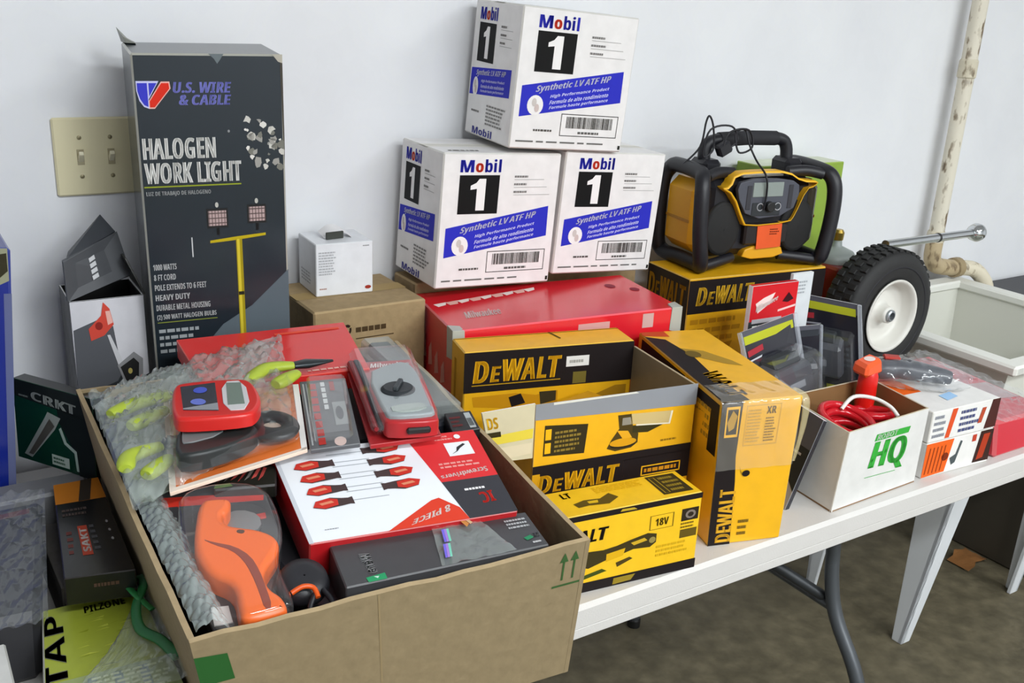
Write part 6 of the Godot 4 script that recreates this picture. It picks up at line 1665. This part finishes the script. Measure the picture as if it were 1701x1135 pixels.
	mb.block(at(1.56, 0.919, 0.615, -0.7), Vector3.ZERO, Vector3(0.03, 0.006, 0.018), {}, 0.002)
	part(t, "red_label", mb, card)
	mb = MB.new()
	var rows := []
	for i in 25:
		var th := TAU * i / 24.0
		var l := PackedVector3Array()
		for j in 21:
			var s := j / 20.0
			var c := Vector3(1.515, 0.893, 0.578).lerp(Vector3(1.665, 0.888, 0.715), s)
			var r := 0.030 * pow(sin(PI * clampf(s, 0.02, 0.98)), 0.35) * (1.0 + 0.35 * nz.get_noise_2d(cos(th) * 3.0 + s * 4.0, sin(th) * 3.0 - s * 2.0))
			l.append(c + Vector3(0.68 * cos(th) * r * 1.35, maxf(sin(th) * r * 0.95, -0.0225 + 0.003 * s), -0.73 * cos(th) * r * 1.35))
		rows.append(l)
	mb.grid(rows)
	part(t, "bag_film", mb, thin)
	# red film-wrapped pack at the right end
	P = [Vector3(1.712, 0.7402, 0.766), Vector3(1.90, 0.7402, 0.766), Vector3(1.712, 0.812, 0.755), Vector3(1.895, 0.806, 0.755), Vector3(1.72, 0.7402, 0.47), Vector3(1.90, 0.7402, 0.47), Vector3(1.725, 0.83, 0.475), Vector3(1.89, 0.825, 0.475)]
	t = carton("red_wrapped_pack", "red pack in crinkled clear film at the right end of the table", "package", P, glossy, {"f": h("c4343e"), "t": h("c4343e"), "l": h("c4343e"), "r": h("c4343e"), "k": h("c4343e"), "b": h("c4343e"), "e": h("cc5a60")}, "", 0.006, "red_block")
	p = pr(t, "pale_label", faces(P)["t"])
	p.poly([0.05, 0.30, 0.95, 0.22, 0.95, 0.48, 0.05, 0.55], h("b9a2a2"), 1).poly([0.1, 0.6, 0.9, 0.55, 0.9, 0.62, 0.1, 0.68], h("a8353c"), 1)
	part(t, "film", foil(30, 26, [Vector3(1.704, 0.812, 0.770), Vector3(1.90, 0.808, 0.770), Vector3(1.892, 0.828, 0.465), Vector3(1.718, 0.832, 0.465)], func(uu: float, v: float, a: Vector3) -> float: return 0.004 + 0.012 * absf(nz.get_noise_2d(a.x * 2.0, a.z * 2.0))), thin)

func wheel_corner() -> void:
	# spare wheel standing on the table, axle along z
	var t := thing("hand_truck_wheel", "black rubber wheel with a white rim standing on the table", "wheel", Vector3(1.872, 0.7405, 0.338))
	orgs[t] = Vector3.ZERO
	var ax := Transform3D(Basis(Vector3.RIGHT, PI / 2), Vector3(0, 0.149, 0))   # local y -> z
	var rb := mat("rubber", 0.7)
	var mb := MB.new(); mb.col = h("232325")
	mb.lathe_s(ax, [[0.081, -0.036], [0.098, -0.043], [0.122, -0.045], [0.138, -0.038], [0.1445, -0.028], [0.1455, 0.0], [0.1445, 0.028], [0.138, 0.038], [0.122, 0.045], [0.098, 0.043], [0.081, 0.036], [0.074, 0.03], [0.074, -0.03], [0.081, -0.036]], 56)
	var tire := part(t, "tire", mb, rb)
	mb = MB.new(); mb.col = h("1e1e20")
	for k in 40:
		for s in [-1.0, 0.0, 1.0]:
			var a: float = TAU * (k + 0.5 * absf(s)) / 40
			var f := ax * Transform3D(Basis(Vector3.UP, -a), Vector3.ZERO)
			mb.block(f, Vector3(0.1455, s * 0.023, 0), Vector3(0.007, 0.017, 0.0135), {}, 0.0012)
	part(tire, "tread_lugs", mb, rb)
	mb = MB.new(); mb.col = h("1b1b1d")
	for s in [-1.0, 1.0]: mb.torus(ax * Transform3D(Basis.IDENTITY, Vector3(0, s * 0.0425, 0)), 0.112, 0.003, 48, 6)
	part(tire, "sidewall_ridge", mb, rb)
	mb = MB.new(); mb.col = h("d9d7cf")
	mb.lathe_s(ax, [[0.074, 0.030], [0.0805, 0.0405], [0.0845, 0.0415], [0.0835, 0.045], [0.0775, 0.043], [0.0735, 0.034], [0.0705, 0.016], [0.06, 0.008], [0.03, 0.010], [0.021, 0.018], [0.019, 0.03], [0.0185, 0.036], [0.012, 0.0365]], 48)
	mb.lathe_s(ax, [[0.012, -0.036], [0.019, -0.03], [0.03, -0.01], [0.06, -0.008], [0.07, -0.018], [0.077, -0.04], [0.0845, -0.041], [0.0835, -0.038], [0.072, -0.030]], 48)
	var rim := part(t, "rim", mb, mat("enamel", 0.35))
	mb = MB.new(); mb.col = h("9da2a6")
	mb.lathe(ax, [[0.0135, 0.03], [0.0135, 0.042], [0.0105, 0.044], [0.0085, 0.044], [0.008, 0.02]], 20)
	part(rim, "hub_sleeve", mb, mat("steel", 0.35, 0.7))
	mb = MB.new(); mb.col = h("2a2c30")
	mb.lathe(ax, [[0.008, -0.04], [0.008, 0.034], [0, 0.034]], 16)
	part(rim, "axle_bore", mb, blackp)
	# chrome bar with a ball end
	t = thing("chrome_bar", "chrome bar with a ball end lying behind the wheel", "bar", Vector3(2.0, 1.0, 0.245))
	var ch := mat("chrome", 0.12, 1.0)
	var e := Vector3(2.322, 1.015, 0.255); var s0 := Vector3(1.955, 1.021, 0.272)
	var d := (e - s0).normalized()
	mb = MB.new(); mb.col = h("d5d8da"); mb.tube([s0, s0.lerp(e, 0.5), e], 0.0105, 18); part(t, "shaft", mb, ch)
	mb = MB.new(); mb.col = h("d5d8da")
	mb.lathe_s(Transform3D(Basis(Quaternion(Vector3.UP, d)), e + d * 0.012), [[0.001, -0.024], [0.012, -0.022], [0.0195, -0.014], [0.0235, 0.0], [0.0215, 0.011], [0.014, 0.019], [0.001, 0.022]], 24)
	part(t, "ball", mb, ch)
	mb = MB.new(); mb.col = h("2b2c2e"); mb.lathe(Transform3D(Basis(Quaternion(Vector3.UP, d)), s0.lerp(e, 0.56)), [[0.0106, 0], [0.0116, 0.001], [0.0116, 0.007], [0.0106, 0.008]], 18); part(t, "ring", mb, blackp)
	# red and grey regulator behind the wheel, with a brass knob
	t = thing("regulator_set", "red and grey regulator with a brass knob behind the wheel", "regulator", Vector3(1.888, 0.74, 0.19))
	var I := Transform3D.IDENTITY
	mb = MB.new(); mb.col = h("8e2a2e")
	mb.block(I, Vector3(1.888, 0.855, 0.185), Vector3(0.11, 0.229, 0.13), {}, 0.006)
	var base := part(t, "red_base", mb, mat("redplastic", 0.3))
	mb = MB.new(); mb.col = h("c98f92")
	mb.block(I, Vector3(1.888, 0.955, 0.251), Vector3(0.112, 0.016, 0.004), {}, 0.001)
	part(base, "pale_stripe", mb, card)
	mb = MB.new(); mb.col = h("8d9490")
	mb.lathe_s(at(1.888, 0.970, 0.19), [[0.048, 0.0], [0.048, 0.012], [0.04, 0.024], [0.022, 0.032], [0.012, 0.036], [0.010, 0.05]], 24)
	part(t, "dome", mb, blackp)
	mb = MB.new(); mb.col = h("b59a4a")
	mb.lathe(at(1.888, 1.018, 0.19), [[0.008, 0], [0.012, 0.003], [0.013, 0.02], [0.009, 0.027], [0, 0.027]], 14)
	part(t, "brass_knob", mb, mat("brass", 0.3, 0.9))
